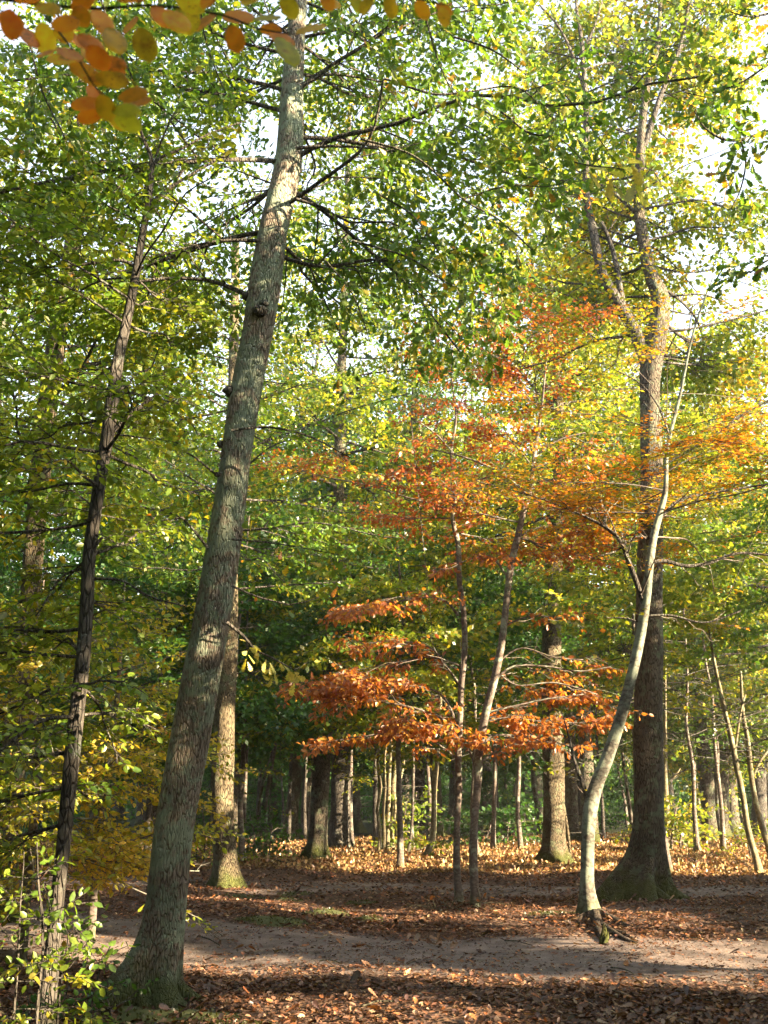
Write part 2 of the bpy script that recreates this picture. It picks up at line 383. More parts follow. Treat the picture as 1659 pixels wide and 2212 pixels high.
# colours of single leaves (base colours)
PAL = {
    'green': [((.065, .14, .020), 5), ((.095, .175, .024), 5), ((.15, .21, .026), 3), ((.30, .28, .035), 1.1), ((.36, .19, .022), .35)],
    'limemix': [((.10, .18, .022), 4), ((.15, .22, .026), 4), ((.24, .27, .03), 2.6), ((.38, .33, .035), 1.6), ((.42, .20, .025), .5)],  # paler, yellower leaf greens for the trees at the left
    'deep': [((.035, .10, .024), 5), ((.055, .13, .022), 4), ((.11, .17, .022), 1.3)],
    'yellowgreen': [((.12, .19, .020), 4), ((.20, .25, .025), 4), ((.36, .32, .035), 1.8), ((.08, .15, .020), 4), ((.44, .20, .022), .6)],
    'yellow': [((.46, .34, .04), 3), ((.32, .30, .03), 3), ((.19, .24, .022), 3), ((.46, .24, .03), 1.0)],
    'orange': [((.36, .145, .032), 5), ((.29, .10, .026), 4.5), ((.44, .22, .035), 2.8), ((.22, .07, .02), 3), ((.26, .24, .03), .8)],
    'mixed': [((.46, .14, .015), 3.2), ((.52, .26, .025), 2.8), ((.28, .27, .025), 3), ((.14, .18, .02), 2.4), ((.32, .08, .014), 1.4)],
    'rustmix': [((.36, .115, .025), 4.5), ((.30, .08, .026), 4), ((.42, .20, .03), 2.4), ((.26, .25, .025), 2.6), ((.14, .19, .022), 2.0)],
    'rust': [((.36, .085, .03), 4), ((.26, .055, .022), 3), ((.44, .15, .04), 2)],
    'goldgreen': [((.10, .17, .022), 4.5), ((.16, .22, .026), 3.5), ((.30, .28, .03), 2.5), ((.42, .33, .035), 1.6), ((.44, .18, .025), 1.3)],
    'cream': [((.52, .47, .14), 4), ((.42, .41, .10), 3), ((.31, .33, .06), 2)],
    'sungold': [((.34, .22, .09), 4), ((.25, .15, .065), 4), ((.42, .31, .14), 2), ((.15, .085, .045), 4), ((.28, .12, .05), 3)],  # litter leaves with sunlight mixed into their colour
    'litter': [((.15, .072, .042), 5), ((.11, .058, .04), 5), ((.22, .125, .075), 3), ((.065, .038, .03), 5), ((.32, .22, .14), .9), ((.26, .10, .04), 1.6)],
}
def pal(name, k, clump=None):
    c = np.array([x[0] for x in PAL[name]]); w = np.array([x[1] for x in PAL[name]], float); w /= w.sum()
    r = RS.rand(k)
    if clump is not None:      # neighbouring leaves turn colour together
        r = np.clip(0.45 * r + 0.55 * (0.5 + 0.62 * clump), 0, 0.9999)
    i = np.searchsorted(np.cumsum(w), r); i = np.clip(i, 0, len(w) - 1)
    return c[i] * (0.78 + 0.44 * RS.rand(k, 1)) * (0.93 + 0.14 * RS.rand(k, 3))

def nrm(v): return v / (np.linalg.norm(v, axis=-1, keepdims=True) + 1e-9)

DENS, LENF = 1.95, 1.28
def spawn(S, dens, ang, lenf, t0=0.15, flat=0.8, droop=0.08, lmin=0.05, tipf=0.35, jit=0.25):
    """children of the shoots S=(P0,D,L,B,r)"""
    P0, D, Ln, B, R = S
    k = np.maximum(1, np.round(Ln * dens * DENS + RS.rand(len(Ln)) - 0.5).astype(int))
    idx = np.repeat(np.arange(len(Ln)), k)
    first = np.repeat(np.cumsum(k) - k, k)
    order = np.arange(len(idx)) - first
    t = t0 + (1 - t0) * (order + 0.3 + 0.5 * RS.rand(len(idx))) / k[idx]
    t = np.clip(t, 0, 1)[:, None]
    p = P0[idx] + D[idx] * Ln[idx][:, None] * t + B[idx] * t * t
    tg = nrm(D[idx] * Ln[idx][:, None] + 2 * B[idx] * t)
    up = np.zeros_like(tg); up[:, 2] = 1
    pn = nrm(up * flat + nrm(RS.randn(*tg.shape)) * (1 - flat) * 1.3)
    side = nrm(np.cross(pn, tg)) * np.where(order % 2 == 0, 1, -1)[:, None]
    a = ang * (0.75 + 0.5 * RS.rand(len(idx)))[:, None]
    d = nrm(tg * np.cos(a) + side * np.sin(a) + RS.randn(*tg.shape) * jit * 0.5)
    l = Ln[idx] * lenf * LENF * (1 - (1 - tipf) * t[:, 0]) * (0.6 + 0.6 * RS.rand(len(idx)))
    l = np.maximum(l, lmin)
    b = RS.randn(len(idx), 3) * 0.10 * l[:, None]; b[:, 2] -= droop * l
    r = R[idx] * (1 - 0.6 * t[:, 0]) * 0.55
    return p, d, l, b, r

def leafup(S, per_m, size, flat=0.75, ang=0.85, hang=0.15):
    P0, D, Ln, B, R = S
    k = np.maximum(1, np.round(Ln * per_m * 1.25 + RS.rand(len(Ln)) - .5).astype(int))
    idx = np.repeat(np.arange(len(Ln)), k)
    first = np.repeat(np.cumsum(k) - k, k); order = np.arange(len(idx)) - first
    t = ((order + 0.6) / k[idx])[:, None]
    p = P0[idx] + D[idx] * Ln[idx][:, None] * t + B[idx] * t * t
    tg = nrm(D[idx] * Ln[idx][:, None] + 2 * B[idx] * t)
    up = np.zeros_like(tg); up[:, 2] = 1
    nn = nrm(up * flat + RS.randn(*tg.shape) * (1 - flat) * 0.9)
    side = nrm(np.cross(nn, tg)) * np.where(order % 2 == 0, 1, -1)[:, None]
    a = ang * (0.6 + 0.7 * RS.rand(len(idx)))[:, None]
    d = nrm(tg * np.cos(a) + side * np.sin(a) + RS.randn(*tg.shape) * 0.18 + np.array([[0, 0, -hang]]))
    p = p + d * size * 0.15
    sz = size * (0.6 + 0.65 * RS.rand(len(idx)))
    return p, d, nn, sz

def trunk_pts(px, d, vb=None, lean=0.0):
    """measured centreline (u,v,width) -> x,y,z,r at distance d"""
    out = []
    for (u, v, w) in px:
        p, t = P(u, v, d); out.append([p[0], p[1], p[2], w / 2 / FD * t])
    out = np.array(out)
    out[:, 1] += lean * (out[:, 2] - out[0, 2])
    return out

def main_shoots(line, n, t0, t1, Lfun, el, az=None, azspread=math.pi, rad=0.3, droop=0.1, rise=0.0):
    """main branches from a trunk line (x,y,z,r)"""
    c = catmull(line, 0.2); m = len(c)
    t = t0 + (t1 - t0) * (np.arange(n) + RS.rand(n)) / n
    i = np.clip((t * (m - 1)).astype(int), 0, m - 1)
    p = c[i, :3]
    if az is None: a = np.arange(n) * 2.399 + RS.rand(n) * 0.9
    else: a = az + (RS.rand(n) * 2 - 1) * azspread
    tt = (t - t0) / (t1 - t0 + 1e-9)
    e = el[0] + (el[1] - el[0]) * tt + RS.randn(n) * 0.14
    d = np.stack([np.cos(a) * np.cos(e), np.sin(a) * np.cos(e), np.sin(e)], -1)
    l = np.array([Lfun(x) for x in tt]) * (0.7 + 0.55 * RS.rand(n))
    b = RS.randn(n, 3) * 0.20 * l[:, None]; b[:, 2] += (rise - droop) * l
    r = np.minimum(c[i, 3] * rad, 0.006 + 0.008 * l)
    return p, d, l, b, r

def cat(*S): return tuple(np.concatenate([s[k] for s in S]) for k in range(5))
def shoots_from_line(line, r0):
    """a visible limb as a chain of shoots"""
    c = catmull(np.asarray(line, float), 0.45)
    p = c[:-1, :3]; v = c[1:, :3] - p; l = np.linalg.norm(v, axis=1)
    return p, v / l[:, None], l, np.zeros_like(p), c[:-1, 3]

def crown(root, base, mains, palette, size, tpl=T_FAR, lv=((3.0, .9, .45), (6.0, .8, .45)), per_m=22, flat=.8, lflat=.75,
          bark=None, tw=1, cull=True, zclump=1.0, droop=.08, hang=.15, cname='crown', keep=None, mat=None, near_twigs=False, width=None, off=None):
    S = mains; mb = MB()
    if keep is not None:
        kk_ = keep(S[0] + S[1] * S[2][:, None] * .9) & keep(S[0] + S[1] * S[2][:, None] * .5); S = tuple(a[kk_] for a in S)
    mb.sticks(S[0], S[1], S[2], S[3], S[4], S[4] * 0.35, nseg=5, K=12, wob=.05)
    for k, (dn, an, lf) in enumerate(lv):
        S2 = spawn(S, dn, an, lf, flat=flat, droop=droop)
        end = S2[0] + S2[1] * S2[2][:, None]
        kk_ = np.ones(len(end), bool)
        if keep is not None: kk_ &= keep(end) & keep(S2[0])
        if cull: kk_ &= lit_keep((S2[0] + end) / 2 + (0 if off is None else off))
        S2 = tuple(a[kk_] for a in S2)
        if k < tw: mb.sticks(S2[0], S2[1], S2[2], S2[3], np.maximum(S2[4], .003), np.maximum(S2[4] * .3, .0015), nseg=3, K=4)
        S = S2
    p, d, n, sz = leafup(S, per_m, size, lflat, hang=hang)
    k = p[:, 2] > 0.1
    if keep is not None: k &= keep(p)
    if cull: k &= lit_keep(p if off is None else p + off, .975, .05)
    p, d, n, sz = p[k], d[k], n[k], sz[k]
    cl = noise2(p[:, 0] * zclump + p[:, 1] * .4, p[:, 2] * zclump + p[:, 1] * .7, 1.1, len(palette) % 7)
    cl = cl + 0.3 * noise2(p[:, 0] * 3, p[:, 2] * 3 + p[:, 1], 1.0, 2.0)
    col = pal(palette, len(p), cl)
    mb.build('branches', bark, root, origin=base)
    o = leaves(cname, p, d, n, sz, col, mat or M_LEAF, root, tpl, origin=base)
    return o, len(p)
TOTAL = [0]

def put_base(pts):
    x, y = pts[0][0], pts[0][1]
    z = float(terrain(x, y))
    return np.array([x, y, z])


# ------------------------------------------------------------------ ground and paths
def axis(fine0, fine1, step, far, grow=1.18):
    a = list(np.arange(fine0, fine1 + 1e-6, step)); s = step
    while a[-1] < far: s *= grow; a.append(a[-1] + s)
    s = step
    while a[0] > -far: s *= grow; a.insert(0, a[0] - s)
    return np.array(a)
def path1(x, y):     # signed distance to the edge of the near track, >0 inside
    c = 11.75 - 0.32 * x + 0.012 * x * x; hw = 1.5 - 0.03 * x
    return hw - np.abs(y - c) + 0.28 * noise2(x, y, 0.9, 1.0) + 0.12 * noise2(x, y, 3.1, 2.0)
def path2(x, y):
    c = 18.9 - 0.13 * x; hw = 1.35
    return hw - np.abs(y - c) + 0.30 * noise2(x, y, 0.8, 5.0) + 0.1 * noise2(x, y, 2.7, 2.0)
def path3(x, y):     # trodden soil round the beech, joining the two
    return 1.5 - np.hypot((x - 4.2) * 0.55, y - 14.6) + 0.5 * noise2(x, y, 0.9, 3.0)
def dirtness(x, y):
    a = np.clip((path1(x, y) + 0.7) / 1.2, 0, 1); b = np.clip((path2(x, y) + 0.5) / 1.2, 0, 1) * 0.62
    c = np.clip((path3(x, y) + .6) / 1.2, 0, 1) * 0.62
    return np.maximum(np.maximum(a, b), c)

def ground_material(name):
    m, nt, out = new_mat(name)
    at = N(nt, 'ShaderNodeAttribute', attribute_name='col')
    sp = N(nt, 'ShaderNodeSeparateColor'); L(nt, at.outputs['Color'], sp.inputs[0])
    tc = N(nt, 'ShaderNodeTexCoord')
    vo = N(nt, 'ShaderNodeTexVoronoi', i_Scale=15.0); L(nt, tc.outputs['Object'], vo.inputs['Vector'])
    vo2 = N(nt, 'ShaderNodeTexVoronoi', i_Scale=27.0); L(nt, tc.outputs['Object'], vo2.inputs['Vector'])
    rp = N(nt, 'ShaderNodeValToRGB'); e = rp.color_ramp.elements
    e[0].color = (.04, .026, .02, 1); e[1].color = (.16, .10, .06, 1)
    for pos, c in ((.3, (.07, .042, .032)), (.55, (.11, .062, .04)), (.8, (.085, .052, .038))):
        x = e.new(pos); x.color = (*c, 1)
    s2 = N(nt, 'ShaderNodeSeparateColor'); L(nt, vo.outputs['Color'], s2.inputs[0]); 
    s3 = N(nt, 'ShaderNodeSeparateColor'); L(nt, vo2.outputs['Color'], s3.inputs[0])
    av = N(nt, 'ShaderNodeMath', operation='MULTIPLY_ADD'); av.inputs[1].default_value = .5
    hv = N(nt, 'ShaderNodeMath', operation='MULTIPLY'); hv.inputs[1].default_value = .5
    L(nt, s3.outputs[0], hv.inputs[0]); L(nt, s2.outputs[0], av.inputs[0]); L(nt, hv.outputs[0], av.inputs[2])
    L(nt, av.outputs[0], rp.inputs[0])
    # soil
    n1 = N(nt, 'ShaderNodeTexNoise', i_Scale=2.2, i_Detail=8.0, i_Roughness=0.7); L(nt, tc.outputs['Object'], n1.inputs['Vector'])
    n2 = N(nt, 'ShaderNodeTexNoise', i_Scale=60.0, i_Detail=4.0); L(nt, tc.outputs['Object'], n2.inputs['Vector'])
    r2 = N(nt, 'ShaderNodeValToRGB'); r2.color_ramp.elements[0].position = .34; r2.color_ramp.elements[1].position = .66
    r2.color_ramp.elements[0].color = (.085, .066, .060, 1); r2.color_ramp.elements[1].color = (.225, .175, .155, 1)
    L(nt, n1.outputs['Fac'], r2.inputs[0])
    gm = N(nt, 'ShaderNodeMapRange'); gm.inputs['From Min'].default_value = .3; gm.inputs['From Max'].default_value = .7
    gm.inputs['To Min'].default_value = .72; gm.inputs['To Max'].default_value = 1.25; L(nt, n2.outputs['Fac'], gm.inputs['Value'])
    sc = N(nt, 'ShaderNodeVectorMath', operation='SCALE'); L(nt, r2.outputs[0], sc.inputs[0]); L(nt, gm.outputs[0], sc.inputs['Scale'])
    # edge between them broken up by noise
    ad = N(nt, 'ShaderNodeMath', operation='MULTIPLY_ADD'); ad.inputs[1].default_value = .9; ad.inputs[2].default_value = -.45
    n3 = N(nt, 'ShaderNodeTexNoise', i_Scale=9.0, i_Detail=6.0, i_Roughness=0.75); L(nt, tc.outputs['Object'], n3.inputs['Vector'])
    L(nt, n3.outputs['Fac'], ad.inputs[0])
    a2 = N(nt, 'ShaderNodeMath', operation='ADD'); L(nt, sp.outputs[0], a2.inputs[0]); L(nt, ad.outputs[0], a2.inputs[1])
    mr = N(nt, 'ShaderNodeMapRange'); mr.inputs['From Min'].default_value = .35; mr.inputs['From Max'].default_value = .6; L(nt, a2.outputs[0], mr.inputs['Value'])
    mx = N(nt, 'ShaderNodeMix', data_type='RGBA'); L(nt, rp.outputs[0], mx.inputs['A']); L(nt, sc.outputs[0], mx.inputs['B']); L(nt, mr.outputs[0], mx.inputs['Factor'])
    bs = N(nt, 'ShaderNodeBsdfPrincipled', i_Roughness=0.95); bs.inputs['Specular IOR Level'].default_value = 0.15
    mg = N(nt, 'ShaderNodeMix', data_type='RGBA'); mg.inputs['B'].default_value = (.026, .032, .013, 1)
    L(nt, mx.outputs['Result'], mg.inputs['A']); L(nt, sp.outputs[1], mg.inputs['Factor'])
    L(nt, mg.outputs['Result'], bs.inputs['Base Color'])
    inv = N(nt, 'ShaderNodeMath', operation='MULTIPLY_ADD'); inv.inputs[1].default_value = -.96; inv.inputs[2].default_value = 1.0; L(nt, mr.outputs[0], inv.inputs[0])
    vd = N(nt, 'ShaderNodeMath', operation='MULTIPLY'); L(nt, vo.outputs['Distance'], vd.inputs[0]); L(nt, inv.outputs[0], vd.inputs[1])
    nd = N(nt, 'ShaderNodeMath', operation='MULTIPLY_ADD'); nd.inputs[1].default_value = .12; L(nt, n2.outputs['Fac'], nd.inputs[0]); L(nt, n1.outputs['Fac'], nd.inputs[2])
    hh = N(nt, 'ShaderNodeMath', operation='ADD'); L(nt, vd.outputs[0], hh.inputs[0]); L(nt, nd.outputs[0], hh.inputs[1])
    bp = N(nt, 'ShaderNodeBump', i_Strength=0.7, i_Distance=0.05); L(nt, hh.outputs[0], bp.inputs['Height'])
    L(nt, bp.outputs[0], bs.inputs['Normal']); L(nt, bs.outputs[0], out.inputs['Surface'])
    return m
M_GROUND = ground_material('leaf_covered_soil')

def grid_mesh(name, xs, ys, dz, keep=None, kindlabel=None):
    X, Y = np.meshgrid(xs, ys); Z = terrain(X, Y) + dz
    V = np.stack([X, Y, Z], -1).reshape(-1, 3)
    nx, ny = len(xs), len(ys)
    i = np.arange(ny - 1)[:, None] * nx; j = np.arange(nx - 1)[None]
    q = np.stack([i + j, i + j + 1, i + nx + j + 1, i + nx + j], -1).reshape(-1, 4)
    if keep is not None:
        k = keep(X, Y).ravel(); q = q[k[q].all(1)]
        used = np.unique(q); mp = -np.ones(len(V), int); mp[used] = np.arange(len(used)); q = mp[q]; V = V[used]
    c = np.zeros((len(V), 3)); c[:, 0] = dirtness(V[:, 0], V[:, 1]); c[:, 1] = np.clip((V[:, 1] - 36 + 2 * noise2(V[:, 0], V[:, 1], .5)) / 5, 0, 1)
    o = mesh_object(name, V, [q], M_GROUND, colors=c); o['kind'] = 'structure'; o['label'] = kindlabel
    return o
xs = axis(-14, 14, .14, 500); ys = axis(3, 38, .14, 500)
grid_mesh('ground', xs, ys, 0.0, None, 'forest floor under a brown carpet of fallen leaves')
pe = lambda f: (lambda x, y: f(x, y) > 0.05)
grid_mesh('path', np.arange(-16, 14, .1), np.arange(5, 19, .1), 0.004, pe(path1), 'bare grey brown dirt track crossing in front')
grid_mesh('path', np.arange(-30, 30, .12), np.arange(13, 25, .12), 0.004, pe(path2), 'narrower trodden dirt track running behind the beech')

# ------------------------------------------------------------------ light gaps for particular trees
for v in (2000, 2030, 2060, 2090): lit(112, v, 7.8, .2)
lit(478, 1418, 9.0, .11); lit(482, 1395, 9.0, .07)
for u, v, r in ((540, 1400, .2), (590, 1425, .22), (630, 1450, .18)): lit(u, v, 7.6, r)
for v in (1570, 1600, 1630, 1680, 1710): lit(482, v, 18.8, .22)
lit(505, 1880, 18.9, .22)
for v in (1610, 1660, 1690, 1740, 1775): lit(635, v, 36, .4)
for v in range(1580, 1850, 35): lit(1200, v, 24.7, .4)
for v in (1700, 1740, 1780): lit(1232, v, 34, .5)
for v in (1770, 1820, 1870, 1920, 1950): lit(1272, v, 14.08, .25)
for v in (1350, 1380, 1410, 1680, 1640, 1600): lit(1330 + (1680 - v) * .2, v, 14.3, .2)
for u in range(800, 920, 25):
    for v in (1670, 1720, 1770, 1810): lit(u, v, 28, .5)
for u, v, r in ((720, 1500, .35), (770, 1520, .35), (830, 1500, .4), (890, 1530, .4), (950, 1540, .4), (1010, 1570, .4), (1080, 1600, .4), (850, 1580, .35), (700, 1360, .25),
                (1130, 1570, .3), (1220, 1450, .35), (1260, 1470, .3), (1200, 1520, .3), (1000, 1480, .3), (760, 1590, .3)): lit(u, v, 16.2, r)
for u, v, r in ((1300, 1350, .3), (1360, 1340, .3), (1420, 1370, .25), (1280, 1130, .3), (1320, 1140, .3), (1380, 960, .6), (1500, 940, .6), (1600, 960, .6), (1200, 980, .6), (1100, 960, .6), (1000, 1010, .4)): lit(u, v, 14.6, r)
for u, v, r in ((60, 1900, .2), (90, 1970, .2), (30, 1950, .15), (140, 2000, .15), (190, 2040, .15), (110, 2140, .12)): lit(u, v, 6.0, r)
for u, v, r in ((250, 1620, .5), (200, 1550, .4), (330, 1600, .4), (120, 1650, .5), (240, 1700, .3), (360, 1540, .3)): lit(u, v, 9.5, r)
for v in (1600, 1700, 1780, 1840): lit(1625 - (1840 - v) * .15, v, 23, .6)
for u, v in ((1460, 1700), (1480, 1750), (1440, 1770), (1500, 1790)): lit(u, v, 30, .8)
for u, v in ((1350, 1600), (1480, 1600), (1600, 1650), (1300, 1590)): lit(u, v, 28, .7)
for v in (340, 380, 420): lit(640, v, 9.6, .12)
for u in range(1150, 1680, 110):
    for v in range(250, 1080, 150): lit(u + (v % 100), v, 16.0, .55)
for u, v in ((900, 700), (980, 780), (860, 560), (760, 620), (700, 760), (820, 860), (930, 900), (700, 1060), (600, 1120), (740, 1180), (650, 1200)): lit(u, v, 19, .8)
for u, v in ((330, 520), (420, 740), (480, 1120), (60, 700), (120, 1180)): lit(u, v, 9, .4)

# ------------------------------------------------------------------ trees with measured trunks
def make_trunk(root, base, lines, bark, nseg=24, step=.12, flare=None, lump=.03, name='trunk'):
    mb = MB()
    for i, l in enumerate(lines):
        l = np.array(l, float)
        if i == 0:
            z0 = base[2]
            b = l[0].copy(); b[2] = z0 - 0.25
            if l[0][2] < z0 + .1: l = l[1:] if len(l) > 2 and l[0][2] < z0 else l
            l = np.vstack([b, l])
            mb.tube(l, nseg, step, lump, flare=(z0, *flare) if flare else None)
        else:
            mb.tube(l, max(8, nseg * 2 // 3), step, lump)
    return mb.build(name, bark, root, origin=base)

TRUNK = [None]
def tree(name, label, px, d, bark, limbs=(), group=None, cat='tree', flare=None, nseg=20, lump=.03, lean=0.0, step=.14, lbark=None):
    ln = trunk_pts(px, d, lean=lean); base = put_base(ln)
    root = thing(name, label, cat, base, group)
    lines = [ln] + [trunk_pts(l, d) + np.array([0, 0, 0, 0]) for l in limbs]
    tk = make_trunk(root, base, lines[:1], bark, nseg, step, flare, lump); TRUNK[0] = tk
    for l in lines[1:]:
        mb = MB(); mb.tube(l, max(6, nseg // 2), step, lump, wob=.02); mb.build('limb', lbark or bark, tk, origin=base)
    return root, base, lines

def branchmesh(root, base, lines, bark, name='limb', nseg=8):
    for l in lines:
        mb = MB(); mb.tube(np.array(l, float), nseg, .12, .04, wob=.03); mb.build(name, bark, TRUNK[0], origin=base)

# -- the big leaning grey oak
dm = 9.0
root, base, ln = tree('oak_tree', 'tall leaning grey oak with lichen on its bark, nearest of the thick trunks',
    [(330, 2150, 118), (336, 2105, 100), (346, 2051, 92), (358, 1960, 88), (375, 1801, 85), (392, 1700, 83), (410, 1601, 84), (437, 1451, 83), (452, 1375, 80),
     (484, 1175, 73), (510, 975, 66), (530, 850, 66), (555, 725, 66), (571, 625, 70), (590, 500, 61), (624, 350, 60), (631, 200, 48), (636, 120, 42), (645, 0, 36), (655, -150, 28), (665, -350, 16)],
    dm, B_OAKMAIN, flare=(.8, 1.15, 3, 2.6), nseg=48, lump=.022, step=.05)
# knots and burrs on the trunk
mb = MB()
for (u, v, r, dx) in ((500, 846, .075, -.10), (562, 672, .075, .0), (478, 960, .045, -.06), (535, 640, .06, -.07), (470, 1025, .03, -.04), (570, 655, .045, .02)):
    p, t = P(u, v, dm - .17 if dx > -.05 else dm - .05)
    th = np.linspace(0, math.pi, 9); ph = np.arange(14) / 14 * 2 * math.pi
    V = np.array([[p[0] + r * (1 + .25 * RS.randn() * .6) * math.sin(a) * math.cos(b), p[1] + r * .75 * math.sin(a) * math.sin(b), p[2] + r * .75 * math.cos(a) * (1 + .2 * RS.randn() * .5)] for a in th for b in ph])
    q = [[i * 14 + j, i * 14 + (j + 1) % 14, (i + 1) * 14 + (j + 1) % 14, (i + 1) * 14 + j] for i in range(8) for j in range(14)]
    mb = MB(); mb.add(V, q); mb.build('bark_burr', B_DARK, TRUNK[0], origin=base)
def butt(root_base, cx, cy, rr, items, bark):
    for (a, l, r) in items:
        a = math.radians(a); pts = []
        for k in range(5):
            t = k / 4; x = cx + math.cos(a + .25 * math.sin(3 * t)) * (rr * .5 + l * t); y = cy + math.sin(a + .25 * math.sin(3 * t)) * (rr * .5 + l * t)
            pts.append([x, y, float(terrain(x, y)) + .12 * (1 - t) ** 2 - .06 * t, r * (1 - .75 * t)])
        mb = MB(); mb.tube(pts, 10, .06, .14); mb.build('root', bark, TRUNK[0], origin=root_base)
butt(base, base[0], base[1], .3, ((165, .42, .10), (205, .38, .09), (255, .25, .08), (315, .3, .08), (0, .38, .09)), B_OAKMAIN)
Lb = [trunk_pts([(540, 640, 12), (480, 612, 9), (420, 602, 8), (330, 606, 7), (200, 630, 6), (80, 655, 5), (-20, 672, 4)], dm),
      trunk_pts([(560, 520, 9), (480, 522, 6), (400, 540, 4), (330, 560, 3)], dm - .1),
      trunk_pts([(650, 190, 9), (700, 165, 7), (770, 170, 5), (840, 180, 3)], dm - .1),
      trunk_pts([(640, 320, 8), (720, 318, 6), (800, 322, 4), (880, 330, 3)], dm - .2),
      trunk_pts([(640, 430, 7), (700, 445, 6), (760, 480, 5), (840, 480, 4), (900, 510, 3)], dm - .2),
      trunk_pts([(500, 930, 6), (590, 925, 5), (680, 945, 4), (760, 990, 3)], dm - .4),
      trunk_pts([(470, 1028, 5), (430, 990, 4), (380, 965, 3)], dm - .2),
      trunk_pts([(450, 1185, 7), (428, 1150, 6), (400, 1120, 5), (330, 1130, 3)], dm - .1),
      trunk_pts([(500, 1165, 5), (570, 1168, 4), (650, 1180, 3), (740, 1200, 2)], dm - .4),
      trunk_pts([(500, 1265, 5), (560, 1290, 4), (620, 1305, 3), (690, 1290, 2)], dm - .5),
      trunk_pts([(490, 1345, 8), (515, 1370, 7), (545, 1405, 5), (585, 1422, 3.5), (640, 1450, 2.5)], dm - .5)]
branchmesh(root, base, Lb, B_DARK, 'limb')
S = cat(*[shoots_from_line(l, 0) for l in Lb[:7]])
Sx = spawn(S, 1.8, .9, 2.0, flat=.5, lmin=.6)
top = main_shoots(ln[0], 50, .56, .99, lambda t: 2.8 - .8 * t, (.0, .7), rad=.2, droop=.12)
def openside(S, lim=-.55, zmax=99):
    k = (S[1][:, 1] > lim) | (S[0][:, 2] > zmax); return tuple(a[k] for a in S)
OAKLN = ln[0]
def clear_of_oak(p):
    xo = np.interp(p[:, 2], OAKLN[:, 2], OAKLN[:, 0])
    return ~((p[:, 1] < 9.1) & (p[:, 0] > xo * p[:, 1] / 9.0 - .25) & (p[:, 0] < xo + 1.2) & (p[:, 2] < 7.5))
top = openside(top)
ALL = cat(Sx, top)
o, k = crown(root, base, ALL, 'green', .085, T_OAK, lv=((3.2, .8, .45), (5.0, .8, .5)), per_m=17, flat=.6, lflat=.5, bark=B_DARK, hang=.25, width=None); TOTAL[0] += k
# its low twigs keep cream and yellow leaves of their own
S = cat(*[shoots_from_line(l, 0) for l in Lb[7:10]]); Sx = spawn(S, 2.6, .9, .9, flat=.5, lmin=.28)
p, d, n, sz = leafup(Sx, 22, .085, .5, hang=.2)
tag(leaves('low_leaves', p, d, n, sz, pal('goldgreen', len(p)), M_LEAF, root, T_OAK, origin=base), 'yellowing oak leaves on thin low twigs')
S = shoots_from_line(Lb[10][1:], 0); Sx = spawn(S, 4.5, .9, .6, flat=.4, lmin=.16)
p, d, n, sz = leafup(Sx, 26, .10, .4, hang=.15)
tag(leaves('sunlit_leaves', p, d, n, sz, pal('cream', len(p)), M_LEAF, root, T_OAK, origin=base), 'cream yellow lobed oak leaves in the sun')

# -- dark thin hornbeam at the left
dh = 7.9
root, base, ln = tree('hornbeam_tree', 'slender dark hornbeam left of the leaning oak, full of green leaves',
    [(92, 2330, 42), (98, 2212, 38), (108, 2100, 34), (116, 2020, 32), (124, 1940, 30), (135, 1850, 30), (150, 1700, 31), (165, 1550, 32), (180, 1420, 31), (188, 1300, 29), (193, 1200, 27), (214, 1050, 27), (236, 910, 30),
     (252, 790, 24), (272, 700, 21), (292, 600, 19), (302, 540, 17), (322, 430, 13), (328, 350, 10), (310, 300, 7), (290, 240, 4)],
    dh, B_DARK, limbs=[[(236, 940, 12), (275, 905, 9), (320, 870, 8), (362, 838, 5)], [(298, 580, 9), (255, 563, 7), (170, 575, 6), (60, 582, 4), (-20, 590, 3)],
                       [(325, 440, 9), (370, 405, 8), (430, 370, 6), (500, 330, 4)], [(322, 380, 8), (345, 345, 7), (400, 320, 5), (450, 290, 4), (530, 260, 3)],
                       [(195, 1215, 10), (215, 1175, 8), (222, 1160, 5)], [(195, 1225, 7), (140, 1245, 5), (90, 1320, 4), (60, 1350, 3)], [(205, 1250, 7), (260, 1255, 5), (320, 1290, 4), (400, 1310, 3)],
                       [(305, 500, 8), (318, 440, 6), (330, 370, 5), (380, 250, 4), (440, 160, 3)]], flare=(.4, .4, 3, 1.), nseg=18, lump=.06, step=.06)
S = cat(*[shoots_from_line(l, 0) for l in ln[1:]]); Sx = spawn(S, 2.2, .9, 1.8, flat=.75, lmin=.5)
M = main_shoots(ln[0], 74, .20, .99, lambda t: 1.15 + .6 * t, (-.1, .45), rad=.3, droop=.1)
M = tuple(a[(M[1][:, 1] > -.6) | (np.arange(len(M[0])) % 3 == 0)] for a in M)
o, k = crown(root, base, cat(Sx, M), 'limemix', .07, T_OVAL, lv=((4.5, .85, .42), (6.5, .85, .5)), per_m=24, flat=.8, lflat=.6, bark=B_DARK, tw=2, keep=clear_of_oak); TOTAL[0] += k
